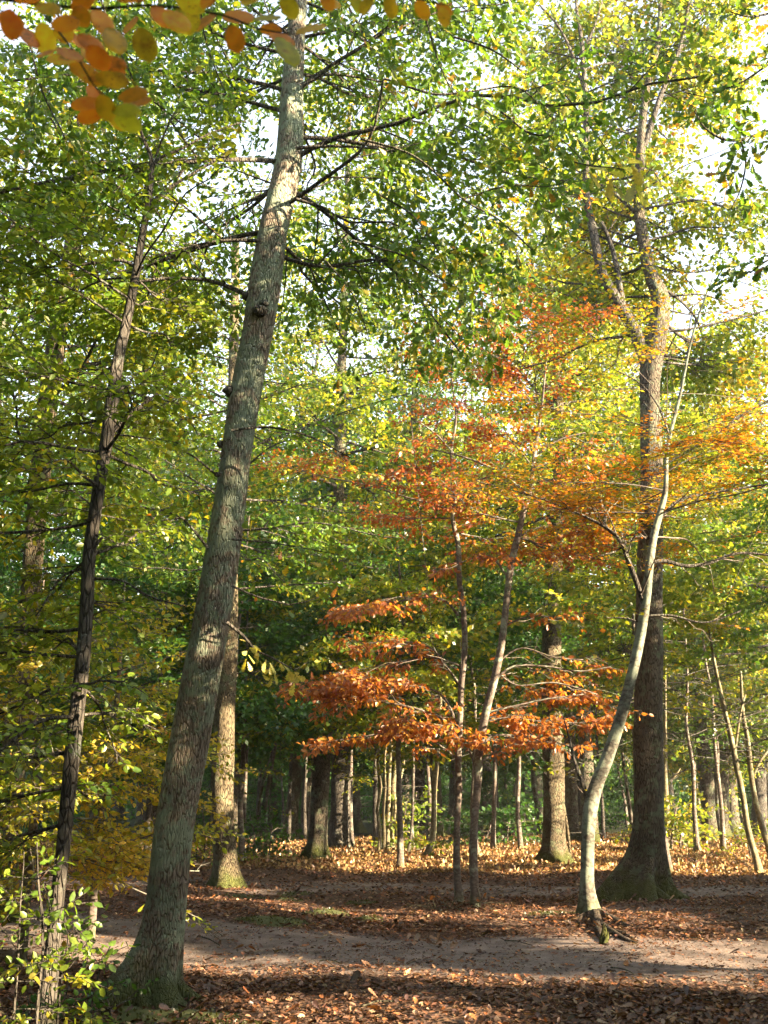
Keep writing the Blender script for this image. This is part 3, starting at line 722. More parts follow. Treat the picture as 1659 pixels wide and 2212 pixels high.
# -- young yellowing hornbeam between it and the oak
root, base, ln = tree('hornbeam_tree', 'young hornbeam with yellow leaves just left of the leaning oak base',
    [(205, 1890, 18), (212, 1800, 17), (226, 1700, 16), (236, 1620, 14), (250, 1540, 12), (258, 1450, 9), (262, 1360, 6), (270, 1260, 3)],
    12.5, B_THIN, limbs=[[(232, 1640, 7), (260, 1600, 6), (300, 1570, 4), (360, 1545, 3)]], nseg=12, lump=.05)
M = main_shoots(ln[0], 36, .30, 1.0, lambda t: 1.5 - .8 * t, (0, .5), rad=.3)
S = shoots_from_line(ln[1], 0); Sx = spawn(S, 3, .9, 1.1, lmin=.25)
o, k = crown(root, base, cat(M, Sx), 'yellow', .068, T_OVAL, lv=((4.5, .85, .42), (6.5, .85, .5)), per_m=22, bark=B_THIN, tw=2, lflat=.55); TOTAL[0] += k
root, base, ln = tree('hornbeam_tree', 'bushy low hornbeam with leaves to the ground at the left edge of the wood',
    [(60, 1900, 22), (70, 1800, 20), (85, 1700, 18), (80, 1600, 15), (60, 1500, 11), (55, 1400, 6), (50, 1300, 3)], 11.0, B_THIN, nseg=12, lump=.05)
M = main_shoots(ln[0], 46, .12, 1.0, lambda t: 1.6 - .9 * t, (-.1, .5), rad=.3)
o, k = crown(root, base, M, 'yellow', .068, T_OVAL, lv=((4.5, .85, .42), (6.5, .85, .5)), per_m=22, bark=B_THIN, tw=2, lflat=.55); TOTAL[0] += k
# -- shrub in the lower left corner
def shrub(label, stems, d, palette, size, per_m, tpl=T_OVAL, bark=B_THIN, dens=4.5, L0=.42, cat_='shrub', name='shrub', lv=((7.0, .85, .5),), lmin=.16, mat=None, el=(.0, .6), n=9):
    lines = [trunk_pts(s, d + i * .12) for i, s in enumerate(stems)]
    base = put_base(lines[0]); root = thing(name, label, cat_, base)
    for l in lines:
        mb = MB(); b = l[0].copy(); b[2] = float(terrain(b[0], b[1])) - .05
        mb.tube(np.vstack([b, l]), 7, .06, .05, wob=.012); mb.build('stem', bark, root, origin=base)
    M = cat(*[main_shoots(l, n, .1, 1.0, lambda t: L0 * (1.1 - .6 * t), el, rad=.5) for l in lines])
    o, k = crown(root, base, M, palette, size, tpl, lv=lv, per_m=per_m, bark=bark, tw=2, lflat=.4, cname='foliage', mat=mat, cull=d < 20); TOTAL[0] += k
    return root
shrub('sunlit yellow and green leafy shrub in the lower left corner', [[(80, 2120, 7), (86, 2080, 6), (88, 1990, 6), (80, 1900, 5), (80, 1820, 3)],
      [(30, 2180, 5), (36, 2050, 4), (40, 1950, 3), (52, 1840, 2)], [(130, 2200, 5), (140, 2100, 4), (150, 2020, 3), (135, 1960, 2)]], 6.0, 'goldgreen', .05, 28, n=12, L0=.40, bark=B_DARK)
shrub('low dark green sapling shoots at the foot of the leaning oak', [[(180, 2240, 6), (200, 2150, 5), (215, 2090, 3), (240, 2040, 2)], [(110, 2250, 5), (130, 2180, 4), (150, 2120, 2)],
      [(250, 2260, 5), (235, 2180, 4), (225, 2120, 2)], [(60, 2270, 5), (70, 2200, 4), (60, 2150, 2)]], 6.6, 'deep', .05, 22, n=9, L0=.34, bark=B_DARK)

# -- far left trunk
root, base, ln = tree('oak_tree', 'tall oak trunk at the left edge seen through hornbeam leaves',
    [(8, 1850, 64), (20, 1750, 52), (40, 1500, 46), (60, 1350, 44), (75, 1150, 42), (100, 900, 42), (120, 750, 40), (135, 650, 37), (160, 500, 33), (175, 380, 28), (178, 200, 20), (180, 50, 10)],
    14.0, B_OAKW, flare=(.7, .8, 3, 1.), nseg=28)
M = main_shoots(ln[0], 50, .36, .99, lambda t: 3.0 - 1.2 * t, (0.0, .7), rad=.3, droop=.1)
o, k = crown(root, base, M, 'limemix', .095, T_FAR, lv=((2.6, .85, .42), (4.5, .85, .45)), per_m=15, bark=B_DARK, lflat=.5); TOTAL[0] += k

# -- mid distance oaks with leafless lower trunks
def big(label, px, d, bark, n=40, t0=.35, Lf=2.8, palette='green', size=.10, seg=24, flare=(.6, .7, 4, 1.0), limbs=(), per_m=13, name='oak_tree', el=(-.05, .75), lv=((2.4, .85, .42), (4.0, .85, .45)), group=None):
    root, base, ln = tree(name, label, px, d, bark, limbs=limbs, flare=flare, nseg=seg, group=group)
    M = main_shoots(ln[0], n, t0, .99, lambda t: Lf * (1.05 - .5 * t), el, rad=.3, droop=.08)
    if len(ln) > 1:
        for l in ln[1:]: M = cat(M, main_shoots(l, max(6, n // 5), .2, 1., lambda t: Lf * .55, (0., .8), rad=.35))
    o, k = crown(root, base, M, palette, size, T_FAR, lv=lv, per_m=per_m, bark=B_DARK, lflat=.5); TOTAL[0] += k
    return root, base, ln
def up(px, dv=(300, 600, 900), du=0, taper=.72):
    """carry a measured trunk on upwards out of sight"""
    out = list(px); u, v, w = px[-1]
    for i, k in enumerate(dv): out.append((u + du * (i + 1), v - k, w * taper ** (i + 1)))
    return out
big('oak with sunlit mossy foot just right of the leaning oak', up([(489, 1912, 60), (487, 1860, 52), (481, 1780, 50), (480, 1700, 48), (484, 1600, 47), (487, 1500, 45), (492, 1400, 42)], du=6), 19.0, B_OAKW, 38, .42, 2.6)
big('curved sunlit oak far behind, between the leaning oak and the grey trunk', up([(625, 1800, 34), (632, 1740, 28), (640, 1660, 26), (643, 1600, 25), (645, 1500, 24)], dv=(250, 450, 650), du=4), 38.0, B_OAKW, 36, .36, 4., 'deep', .17, 16, (.9, .6, 3, 0.), per_m=8)
big('grey oak trunk with mossy foot left of the dark oak', up([(683, 1852, 50), (687, 1800, 40), (692, 1700, 38), (700, 1600, 36), (712, 1450, 32), (722, 1280, 28), (730, 1100, 25), (737, 850, 22)], dv=(200, 420, 620), du=6), 25.5, B_OAK, 50, .34, 4.0, 'yellowgreen', .13, 20, per_m=11)
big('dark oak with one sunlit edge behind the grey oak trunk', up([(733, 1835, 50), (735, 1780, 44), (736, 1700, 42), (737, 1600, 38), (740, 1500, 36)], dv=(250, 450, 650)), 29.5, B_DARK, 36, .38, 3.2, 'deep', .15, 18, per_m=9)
big('stout oak with sunlit right side and a thin stem against its foot', up([(1195, 1862, 64), (1196, 1820, 50), (1196, 1750, 47), (1196, 1650, 46), (1192, 1500, 44), (1192, 1350, 40), (1200, 1150, 34), (1212, 990, 28), (1208, 900, 22)], dv=(220, 440, 680), du=-14),
    25.0, B_OAKW, 52, .40, 4.2, 'yellowgreen', .13, 26, (.7, .6, 5, 1.),
    limbs=[[(1208, 920, 18), (1185, 850, 14), (1168, 790, 12), (1160, 690, 10), (1150, 560, 6)], [(1206, 850, 14), (1206, 740, 11), (1212, 600, 8)], [(1232, 1862, 6), (1226, 1800, 6), (1216, 1720, 6), (1205, 1640, 5), (1196, 1560, 3)]], per_m=11)
big('sunlit mossy oak standing behind the stout oak', up([(1238, 1822, 42), (1233, 1780, 33), (1231, 1700, 32), (1228, 1600, 30), (1225, 1450, 28)], dv=(250, 450, 650)), 34.0, B_OAKW, 34, .40, 3.6, 'yellowgreen', .16, 18, (.7, .8, 3, 2.), per_m=9)
big('double trunked oak at the right with a spreading foot, front stem', up([(1555, 1808, 44), (1557, 1760, 35), (1558, 1650, 32), (1556, 1550, 30), (1550, 1400, 28)], dv=(250, 450, 650)), 37.0, B_OAK, 32, .36, 3.8, 'yellowgreen', .17, 16, (.8, .8, 4, 1.), per_m=8)
big('oak close behind and right of the spreading double trunk', up([(1583, 1795, 36), (1580, 1740, 27), (1578, 1650, 26), (1577, 1550, 24)], dv=(250, 450, 650)), 40.0, B_OAK, 30, .36, 3.8, 'yellowgreen', .17, 16, (.6, .7, 4, 1.), per_m=8)
big('dark trunk at the right edge of the picture behind the slim sunlit stems', up([(1640, 1790, 34), (1640, 1700, 30), (1640, 1550, 28), (1638, 1400, 26)], dv=(250, 450, 650)), 41.0, B_DARK, 30, .36, 3.8, 'yellowgreen', .17, 16, per_m=8)
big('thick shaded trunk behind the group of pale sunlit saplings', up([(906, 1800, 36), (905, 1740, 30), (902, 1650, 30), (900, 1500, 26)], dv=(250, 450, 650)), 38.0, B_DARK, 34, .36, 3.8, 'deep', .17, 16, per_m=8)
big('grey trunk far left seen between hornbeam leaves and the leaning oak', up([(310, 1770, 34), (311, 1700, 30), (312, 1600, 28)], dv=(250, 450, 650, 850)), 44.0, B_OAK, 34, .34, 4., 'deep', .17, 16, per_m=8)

# -- big oak at the right
dr = 16.6
root, base, ln = tree('oak_tree', 'big brown oak at the right with wide mossy root flare',
    [(1388, 1945, 96), (1390, 1900, 84), (1396, 1850, 74), (1400, 1750, 66), (1401, 1600, 62), (1402, 1450, 60), (1403, 1300, 57), (1405, 1100, 50), (1408, 1000, 46), (1404, 850, 42), (1408, 780, 46), (1425, 690, 44), (1425, 640, 38),
     (1405, 590, 28), (1386, 500, 25), (1380, 425, 22), (1385, 300, 18), (1395, 200, 15), (1415, 125, 12), (1425, 40, 9), (1430, -120, 4)],
    dr, B_OAK, lbark=B_DARK, limbs=[[(1404, 800, 30), (1375, 720, 28), (1342, 665, 26), (1298, 590, 21), (1280, 490, 18), (1270, 425, 15), (1265, 300, 14), (1262, 175, 11), (1258, 90, 9), (1246, 20, 6), (1240, -80, 3)],
                      [(1384, 330, 15), (1402, 290, 13), (1430, 200, 11), (1455, 135, 10), (1475, 75, 8), (1490, 0, 6), (1500, -80, 3)],
                      [(1462, 110, 7), (1500, 80, 6), (1550, 50, 4), (1620, 10, 3)], [(1262, 100, 7), (1285, 60, 5), (1303, 0, 4)], [(1262, 190, 7), (1235, 120, 6), (1205, 60, 5), (1165, 10, 3)],
                      [(1352, 690, 14), (1330, 560, 11), (1300, 480, 7)], [(1385, 470, 9), (1330, 420, 8), (1290, 395, 5)]], flare=(1.15, 1.5, 5, 2.2), nseg=44, lump=.03, step=.1)  # upper limbs use darker bark to paint in their silhouette
M = openside(main_shoots(ln[0], 92, .50, .99, lambda t: 3.0 - .8 * t, (.0, .8), rad=.28, droop=.06), .0)
S = cat(*[openside(main_shoots(l, 20, .12, 1., lambda t: 2.0 - .5 * t, (.0, .9), rad=.4), -.05) for l in ln[1:]])
o, k = crown(root, base, cat(M, S), 'goldgreen', .12, T_FAR, lv=((2.6, .85, .42), (4.2, .85, .45)), per_m=12, flat=.4, lflat=.4, bark=B_DARK, hang=.3); TOTAL[0] += k

def butt(root_base, cx, cy, rr, items, bark):
    for (a, l, r) in items:
        a = math.radians(a); pts = []
        for k in range(5):
            t = k / 4; x = cx + math.cos(a + .25 * math.sin(3 * t)) * (rr * .5 + l * t); y = cy + math.sin(a + .25 * math.sin(3 * t)) * (rr * .5 + l * t)
            pts.append([x, y, float(terrain(x, y)) + .12 * (1 - t) ** 2 - .06 * t, r * (1 - .75 * t)])
        mb = MB(); mb.tube(pts, 10, .06, .14); mb.build('root', bark, TRUNK[0], origin=root_base)
butt(base, base[0], base[1], .75, ((205, .55, .12), (240, .45, .10), (282, .4, .11), (318, .5, .10), (350, .6, .12), (170, .5, .12)), B_OAK)

# -- pale beech with exposed roots
db = 14.2
root, base, ln = tree('beech_tree', 'pale smooth barked beech leaning right on exposed roots beside the path',
    [(1276, 1985, 44), (1271, 1955, 34), (1268, 1900, 29), (1270, 1800, 29), (1276, 1740, 32), (1290, 1690, 29), (1309, 1645, 27), (1341, 1550, 25), (1366, 1455, 23), (1384, 1370, 21), (1396, 1290, 20), (1403, 1220, 19), (1412, 1160, 16),
     (1425, 1110, 14), (1437, 1060, 11), (1440, 980, 9), (1450, 930, 7), (1470, 850, 6), (1490, 750, 5), (1510, 680, 4), (1540, 600, 2)],
    db, B_BEECH, limbs=[[(1274, 1760, 12), (1262, 1710, 11), (1250, 1670, 9), (1240, 1640, 7), (1230, 1590, 4), (1215, 1540, 2.5)], [(1270, 1745, 9), (1296, 1680, 8), (1318, 1610, 6), (1330, 1570, 3)],
                        [(1392, 1310, 13), (1376, 1260, 12), (1362, 1220, 11), (1345, 1175, 9), (1318, 1145, 8), (1270, 1118, 6), (1190, 1085, 4), (1110, 1060, 3), (1030, 1040, 2)],
                        [(1320, 1150, 7), (1303, 1130, 7), (1306, 1112, 6), (1295, 1080, 4)],
                        [(1404, 1214, 10), (1440, 1212, 9), (1480, 1222, 8), (1530, 1216, 7), (1590, 1195, 6), (1680, 1200, 5), (1760, 1190, 3)],
                        [(1420, 1125, 8), (1470, 1080, 7), (1520, 1068, 6), (1600, 1055, 5), (1700, 1040, 3)], [(1412, 1165, 7), (1370, 1160, 6), (1330, 1190, 4), (1280, 1205, 3)],
                        [(1446, 940, 5), (1420, 880, 4), (1380, 830, 3), (1330, 800, 2)], [(1395, 1330, 5), (1450, 1330, 5), (1520, 1345, 4), (1600, 1320, 3)], [(1388, 1345, 4), (1350, 1335, 3), (1310, 1335, 2)],
                        [(1440, 1000, 6), (1530, 950, 5), (1600, 900, 4), (1690, 850, 3)]],
    flare=(.5, .6, 4, .6), nseg=24, lump=.035, step=.07, lbark=B_DARK)  # limb shade is put into the bark: darker than the trunk's
S = cat(*[shoots_from_line(l, 0) for l in ln[3:]]); Sx = spawn(S, 2.6, .9, 2.2, flat=.92, lmin=.7, jit=.12, droop=.03)
M = main_shoots(ln[0], 22, .60, .90, lambda t: 2.5 - .9 * t, (.0, .35), rad=.3, droop=.05)
Sl = spawn(shoots_from_line(ln[1], 0), 2.0, .9, .8, lmin=.3)
o, k = crown(root, base, cat(Sx, M, Sl), 'mixed', .07, T_FAR, lv=((4.0, .85, .42), (6.5, .85, .5)), per_m=20, flat=.93, lflat=.82, bark=B_THIN, droop=.02, hang=.05, tw=2); TOTAL[0] += k
mb = MB()
def gp(u, v, r, dz=0.0):
    g = G(u, v); return [g[0], g[1], float(terrain(g[0], g[1])) + dz, r]
for R in ([(1285, 1985, .10, .12), (1250, 1993, .06, .05), (1215, 1997, .045, .03), (1180, 1993, .03, .0), (1150, 1990, .02, -.02)],
          [(1290, 1985, .10, .12), (1325, 2000, .08, .07), (1350, 2008, .06, .05), (1375, 2012, .04, .0)],
          [(1285, 1990, .09, .10), (1300, 2020, .07, .07), (1305, 2045, .05, .03), (1310, 2060, .03, -.02)],
          [(1280, 1990, .08, .08), (1330, 2025, .055, .07), (1365, 2040, .04, .04), (1400, 2050, .02, -.01)],
          [(1275, 1990, .08, .09), (1290, 2010, .06, .07), (1345, 2018, .05, .05), (1385, 2033, .03, .0)],
          [(1275, 1985, .08, .1), (1255, 2003, .05, .04), (1262, 2020, .03, .0)]):
    mb = MB(); mb.tube([gp(u, v, r * .66, dz * .55 - .03) for u, v, r, dz in R], 9, .04, .2, wob=.04); mb.build('root', B_ROOT, TRUNK[0], origin=base)
mb = MB(); mb.tube([gp(1296, 1990, .02, .03), gp(1308, 1994, .028, .03), gp(1322, 2000, .022, .015), gp(1332, 2004, .01, .0)], 9, .03, .2)
M_RED, nt, out = new_mat('red_waymark_paint'); b_ = N(nt, 'ShaderNodeBsdfPrincipled', i_Roughness=.8)
nz = N(nt, 'ShaderNodeTexNoise', i_Scale=40.0, i_Detail=4.0); rr = N(nt, 'ShaderNodeValToRGB'); rr.color_ramp.elements[0].color = (.10, .06, .045, 1); rr.color_ramp.elements[1].color = (.42, .10, .09, 1)
rr.color_ramp.elements[0].position = .35; rr.color_ramp.elements[1].position = .6; L(nt, nz.outputs['Fac'], rr.inputs[0]); L(nt, rr.outputs[0], b_.inputs['Base Color']); L(nt, b_.outputs[0], out.inputs['Surface'])
tag(mb.build('scraped_root', M_RED, TRUNK[0], origin=base), 'reddish scraped root end')
# stump of a root standing in the path
g = G(1303, 2042); sr = thing('tree_stump', 'small broken stump in the sun just in front of the beech roots', 'stump', (g[0], g[1], float(terrain(*g))))
mb = MB(); z = float(terrain(*g))
mb.tube([[g[0] - .02, g[1], z - .05, .045], [g[0], g[1], z + .06, .035], [g[0] + .015, g[1] - .01, z + .15, .024], [g[0] + .01, g[1], z + .21, .006]], 10, .015, .22)
mb.tube([[g[0] - .01, g[1] - .03, z - .03, .03], [g[0] + .03, g[1] - .04, z + .06, .022], [g[0] + .05, g[1] - .05, z + .13, .005]], 8, .015, .22)
mb.build('stump_wood', B_OAKW, sr, origin=(g[0], g[1], z))

# -- the two thin orange beeches in the centre
root, base, ln = tree('beech_tree', 'thin wavy stemmed young beech with rust orange leaves, left of the pair',
    [(991, 1950, 18), (988, 1900, 16), (986, 1850, 15), (988, 1760, 14), (991, 1700, 14), (990, 1640, 14), (994, 1560, 13), (997, 1480, 13), (1004, 1400, 12), (1001, 1320, 12), (992, 1250, 11), (990, 1180, 11), (978, 1120, 10), (983, 1060, 8),
     (975, 980, 6), (985, 900, 5), (975, 800, 3), (985, 700, 2)],
    16.4, B_THIN, limbs=[[(990, 1330, 6), (965, 1300, 5), (920, 1290, 4), (850, 1300, 3), (760, 1310, 2.5)], [(993, 1480, 6), (970, 1450, 5), (930, 1400, 4), (860, 1385, 3), (780, 1390, 2)],
                         [(992, 1590, 6), (960, 1555, 5), (900, 1530, 4), (820, 1515, 3.5), (730, 1500, 3), (660, 1490, 2)], [(998, 1440, 5), (940, 1420, 4), (860, 1430, 3), (760, 1450, 2)], [(992, 1570, 5), (950, 1500, 4), (880, 1480, 3), (790, 1475, 2)], [(990, 1640, 5), (930, 1600, 4), (860, 1580, 3), (790, 1590, 2.5), (720, 1600, 2)],
                         [(980, 1110, 6), (940, 1090, 5), (880, 1075, 4), (800, 1050, 3), (700, 1030, 2.5), (620, 1010, 2)], [(985, 1070, 5), (1030, 1040, 4), (1090, 1020, 3)], [(980, 980, 5), (930, 930, 4), (870, 890, 3)],
                         [(985, 900, 4), (1010, 840, 3), (1040, 760, 2)]], flare=(.3, .3, 3, 0.), nseg=16, lump=.05, step=.08)
S = cat(*[shoots_from_line(l, 0) for l in ln[1:]]); Sx = spawn(S, 2.6, .9, 1.5, flat=.93, lmin=.55, jit=.12, droop=.05)
M = main_shoots(ln[0], 14, .55, .99, lambda t: 1.7 - .8 * t, (.0, .35), rad=.4, droop=.06)
lo = Sx[0][:, 2] < 5.6; SL = tuple(a[lo] for a in Sx); SH = tuple(a[~lo][::2] for a in Sx)
o, k = crown(root, base, cat(SH, M), 'rustmix', .075, T_FAR, lv=((4.5, .85, .5), (6.5, .85, .55)), per_m=17, flat=.82, lflat=.6, bark=B_THIN, droop=.06, hang=.3, tw=2); TOTAL[0] += k
tag(o, 'thin upper foliage of orange, red and yellow green leaves')
o, k = crown(root, base, SL, 'orange', .088, T_OVAL, lv=((6, .85, .5), (7.5, .85, .55)), per_m=20, flat=.8, lflat=.45, bark=B_THIN, droop=.12, hang=.45, tw=2); TOTAL[0] += k
root, base, ln = tree('beech_tree', 'thin young beech with orange leaves, right of the pair and leaning right',
    [(1026, 1945, 20), (1024, 1900, 18), (1022, 1850, 18), (1024, 1780, 17), (1031, 1700, 17), (1035, 1620, 18), (1050, 1540, 17), (1068, 1470, 17), (1082, 1400, 15), (1090, 1340, 14), (1095, 1290, 14), (1104, 1220, 15), (1118, 1160, 14), (1132, 1100, 12),
     (1145, 1060, 10), (1155, 980, 8), (1170, 880, 6), (1180, 780, 3), (1190, 700, 2)],
    16.0, B_THIN, limbs=[[(1036, 1620, 6), (1060, 1590, 5), (1110, 1590, 4), (1160, 1600, 3), (1230, 1610, 2)], [(1068, 1470, 6), (1110, 1440, 5), (1180, 1440, 4), (1250, 1450, 3), (1320, 1440, 2)],
                         [(1050, 1540, 5), (1110, 1525, 4), (1180, 1510, 3), (1260, 1500, 2)], [(1072, 1450, 4), (1120, 1480, 3), (1200, 1475, 3), (1290, 1500, 2)], [(1045, 1560, 4), (1100, 1550, 3), (1180, 1560, 3), (1270, 1560, 2), (1330, 1540, 2)], [(1075, 1430, 4), (1130, 1400, 3), (1200, 1420, 3), (1260, 1425, 2)], [(1088, 1350, 4), (1150, 1330, 3), (1220, 1340, 2)], [(1030, 1660, 4), (1000, 1600, 3), (930, 1570, 3), (850, 1560, 2)], [(1035, 1650, 5), (1080, 1620, 4), (1130, 1600, 3)], [(1100, 1250, 5), (1070, 1210, 4), (1040, 1200, 3), (960, 1230, 2)],
                         [(1118, 1160, 6), (1160, 1140, 5), (1220, 1150, 4), (1290, 1160, 3)], [(1140, 1070, 6), (1080, 1020, 5), (1010, 990, 4), (930, 970, 3)], [(1152, 990, 5), (1210, 950, 4), (1290, 930, 3)], [(1170, 890, 4), (1110, 830, 3), (1060, 780, 2)]],
    flare=(.3, .3, 3, 2.), nseg=16, lump=.06, step=.08)
S = cat(*[shoots_from_line(l, 0) for l in ln[1:]]); Sx = spawn(S, 2.6, .9, 1.5, flat=.93, lmin=.55, jit=.12, droop=.05)
M = main_shoots(ln[0], 14, .55, .99, lambda t: 2.0 - .8 * t, (.0, .35), rad=.4, droop=.06)
lo = Sx[0][:, 2] < 5.6; SL = tuple(a[lo] for a in Sx); SH = tuple(a[~lo][::2] for a in Sx)
o, k = crown(root, base, cat(SH, M), 'rustmix', .075, T_FAR, lv=((4.5, .85, .5), (6.5, .85, .55)), per_m=17, flat=.82, lflat=.6, bark=B_THIN, droop=.06, hang=.3, tw=2); TOTAL[0] += k
tag(o, 'thin upper foliage of orange, red and yellow green leaves')
o, k = crown(root, base, SL, 'orange', .088, T_OVAL, lv=((6, .85, .5), (7.5, .85, .55)), per_m=20, flat=.8, lflat=.45, bark=B_THIN, droop=.12, hang=.45, tw=2); TOTAL[0] += k

# -- slim stems further off
def slim(label, px, d, bark, palette='yellowgreen', n=14, t0=.45, Lf=1.3, size=.09, name='sapling', per_m=12, limbs=(), group=None, el=(0, .6)):
    root, base, ln = tree(name, label, px, d, bark, limbs=limbs, nseg=10, lump=.06, flare=(.25, .4, 3, 0.), step=.2, group=group)
    M = main_shoots(ln[0], n, t0, .99, lambda t: Lf * (1.1 - .5 * t), el, rad=.2)
    for l in ln[1:]: M = cat(M, main_shoots(l, 6, .4, 1., lambda t: Lf * .7, (0., .6), rad=.4))
    o, k = crown(root, base, M, palette, size, T_FAR, lv=((3.5, .85, .42), (5.5, .85, .5)), per_m=per_m, flat=.9, lflat=.7, bark=B_DARK); TOTAL[0] += k
slim('thin curving stem close beside the mossy footed oak', up([(523, 1862, 15), (521, 1800, 13), (519, 1740, 12), (524, 1680, 11), (527, 1600, 10)], dv=(100, 220, 330), du=3), 24.0, B_THIN)
slim('crooked twin stemmed sapling between the mossy footed oak and the curved sunlit oak', [(573, 1845, 9), (574, 1780, 8), (576, 1720, 8), (590, 1640, 7), (603, 1570, 6), (620, 1480, 5), (640, 1380, 3)], 26.0, B_THIN, limbs=[[(560, 1840, 7), (558, 1760, 6), (570, 1690, 6), (590, 1620, 5), (600, 1560, 3)]])
slim('bent yellow barked sapling just left of the thin beech pair', up([(920, 1850, 14), (934, 1812, 13), (937, 1760, 12), (938, 1700, 12), (944, 1640, 11), (948, 1590, 9)], dv=(90, 180, 280), du=4), 26.5, B_PALE)
slim('slim upright sapling right of the thin beech pair', up([(1065, 1832, 12), (1066, 1780, 10), (1069, 1700, 10), (1070, 1620, 9)], dv=(100, 220, 330)), 30.0, B_THIN)
slim('dark leaning stem left of the bent sapling', up([(878, 1843, 8), (888, 1800, 6), (892, 1720, 6), (893, 1640, 6)], dv=(100, 200)), 27.5, B_THIN)
slim('wavy sapling deep in the shade left of the stout oak', up([(1168, 1790, 12), (1160, 1740, 11), (1152, 1690, 10), (1152, 1620, 9)], dv=(100, 220)), 40.0, B_THIN, size=.12)
for i, (u, lab) in enumerate(((818, 'leftmost pale sunlit sapling of the clump behind the leaf litter'), (829, 'second pale sapling of the sunlit clump'), (838, 'third pale sapling of the sunlit clump'), (848, 'thickest pale sapling of the sunlit clump, leaning a little'), (862, 'rightmost pale sapling of the sunlit clump'))):
    w = (8, 7, 9, 12, 6)[i]
    slim(lab, [(u, 1842 - i * 2, w), (u + 3 - i * 2, 1800, w), (u - 3 + i * 2, 1750, w * .95), (u + 4 - i, 1700, w * .9), (u + i * 3 - 2, 1650, w * .8), (u + 6 + i * 3, 1560, w * .6), (u + 6 + i * 4, 1460, w * .4)], 27.5 + i * .4, B_PALE, 'yellowgreen', n=12, t0=.3, Lf=1.0, group='pale saplings of the sunlit clump')
slim('slim sunlit stem bending in from the right edge, foot on the leaf litter', [(1640, 1885, 16), (1632, 1850, 14), (1615, 1790, 13), (1605, 1720, 12), (1590, 1650, 12), (1578, 1590, 11), (1560, 1510, 9), (1545, 1440, 7), (1530, 1350, 4)], 22.5, B_PALE, limbs=[[(1586, 1630, 7), (1595, 1570, 6), (1610, 1500, 4)]], n=18, palette='yellowgreen')
slim('pale bare stem at the right edge, right of the bending one', [(1668, 1850, 14), (1650, 1800, 13), (1632, 1730, 12), (1622, 1670, 11), (1615, 1600, 10), (1605, 1540, 8), (1600, 1450, 5)], 24.5, B_PALE, limbs=[[(1624, 1680, 7), (1645, 1640, 6), (1665, 1615, 4)]], n=16)
slim('thin pale stem standing in a bush right of the big brown oak', up([(1443, 1812, 14), (1441, 1760, 12), (1438, 1700, 11), (1437, 1640, 9)], dv=(100, 220, 320)), 30.5, B_PALE, limbs=[[(1438, 1690, 5), (1458, 1675, 4), (1470, 1660, 2)]])

# -- bushes
shrub('sunlit yellow green bush beside the thin pale stem right of the big oak', [[(1450, 1815, 5), (1455, 1770, 4), (1465, 1730, 2)], [(1470, 1815, 5), (1480, 1780, 4), (1500, 1750, 2)], [(1440, 1810, 5), (1430, 1760, 3), (1425, 1720, 2)]], 29.5, 'yellowgreen', .12, 9, T_FAR, L0=1.2, n=10, lmin=.3)
shrub('cream leaved sunlit bush right of the pale sapling clump', [[(860, 1835, 5), (872, 1780, 4), (880, 1720, 2)], [(895, 1835, 5), (890, 1770, 4), (900, 1710, 2)]], 28.5, 'goldgreen', .13, 8, T_FAR, L0=1.0, n=11, lmin=.3)
shrub('low green bush in the shade behind the right beech of the pair', [[(1095, 1815, 4), (1100, 1780, 3), (1110, 1750, 2)], [(1050, 1812, 4), (1060, 1780, 3), (1050, 1750, 2)]], 32.0, 'deep', .15, 9, T_FAR, L0=1.5, n=10)
shrub('bright bush at the feet of the right edge stems', [[(1660, 1850, 4), (1650, 1800, 3), (1640, 1760, 2)], [(1620, 1845, 4), (1610, 1790, 3), (1600, 1750, 2)]], 26.0, 'yellowgreen', .10, 9, T_FAR, L0=.8, n=8)
shrub('dark undergrowth bush between the mossy footed oak and the curved oak', [[(545, 1850, 4), (550, 1810, 3), (540, 1760, 2)], [(580, 1850, 4), (585, 1800, 3), (590, 1770, 2)]], 25.0, 'deep', .11, 12, T_FAR, L0=.9, n=10)
shrub('yellow leaved bush left of the mossy footed oak', [[(440, 1855, 4), (442, 1800, 3), (436, 1740, 2)], [(425, 1850, 4), (420, 1790, 3), (425, 1740, 2)]], 23.0, 'yellowgreen', .10, 14, T_FAR, L0=.9, n=12)
shrub('rust orange seedling leaves at the foot of the thin beech pair', [[(940, 1965, 3), (935, 1945, 2)], [(975, 1965, 3), (985, 1935, 2)], [(1035, 1950, 3), (1030, 1915, 2)]], 15.6, 'orange', .07, 16, T_OVAL, L0=.4, n=6)

# ------------------------------------------------------------------ overhanging branches close to the lens
def overhang(name, label, lines, palette, size, tpl, d, per_m, mainspawn, lv=None, lflat=.4, width=None, hang=.3, bark=B_DARK, lmin=.1):
    L3 = [trunk_pts(l, d) for l in lines]
    base = L3[0][0, :3]; root = thing(name, label, 'branch', base)
    for l in L3:
        mb = MB(); mb.tube(l, 7, .03, .05, wob=.02); mb.build('twig', bark, root, origin=base)
    S = cat(*[shoots_from_line(l, 0) for l in L3])
    S = spawn(S, *mainspawn[:3], flat=.5, lmin=lmin)
    mb = MB()
    if lv:
        S2 = spawn(S, *lv, flat=.5); S = cat(S, S2)
    mb.sticks(S[0], S[1], S[2], S[3], np.full(len(S[0]), .0016), np.full(len(S[0]), .0008)); mb.build('twiglets', bark, root, origin=base)
    p, dd, n, sz = leafup(S, per_m, size, lflat, hang=hang)
    leaves('leaves', p, dd, n, sz, pal(palette, len(p)), M_LEAF, root, tpl, origin=base)
M_LEAFNEAR = M_LEAF
PAL['nearorange'] = [((.50, .17, .035), 5), ((.55, .26, .045), 3), ((.36, .11, .04), 2), ((.38, .33, .06), 3.5), ((.24, .30, .05), 1.6), ((.55, .40, .12), 1.5)]
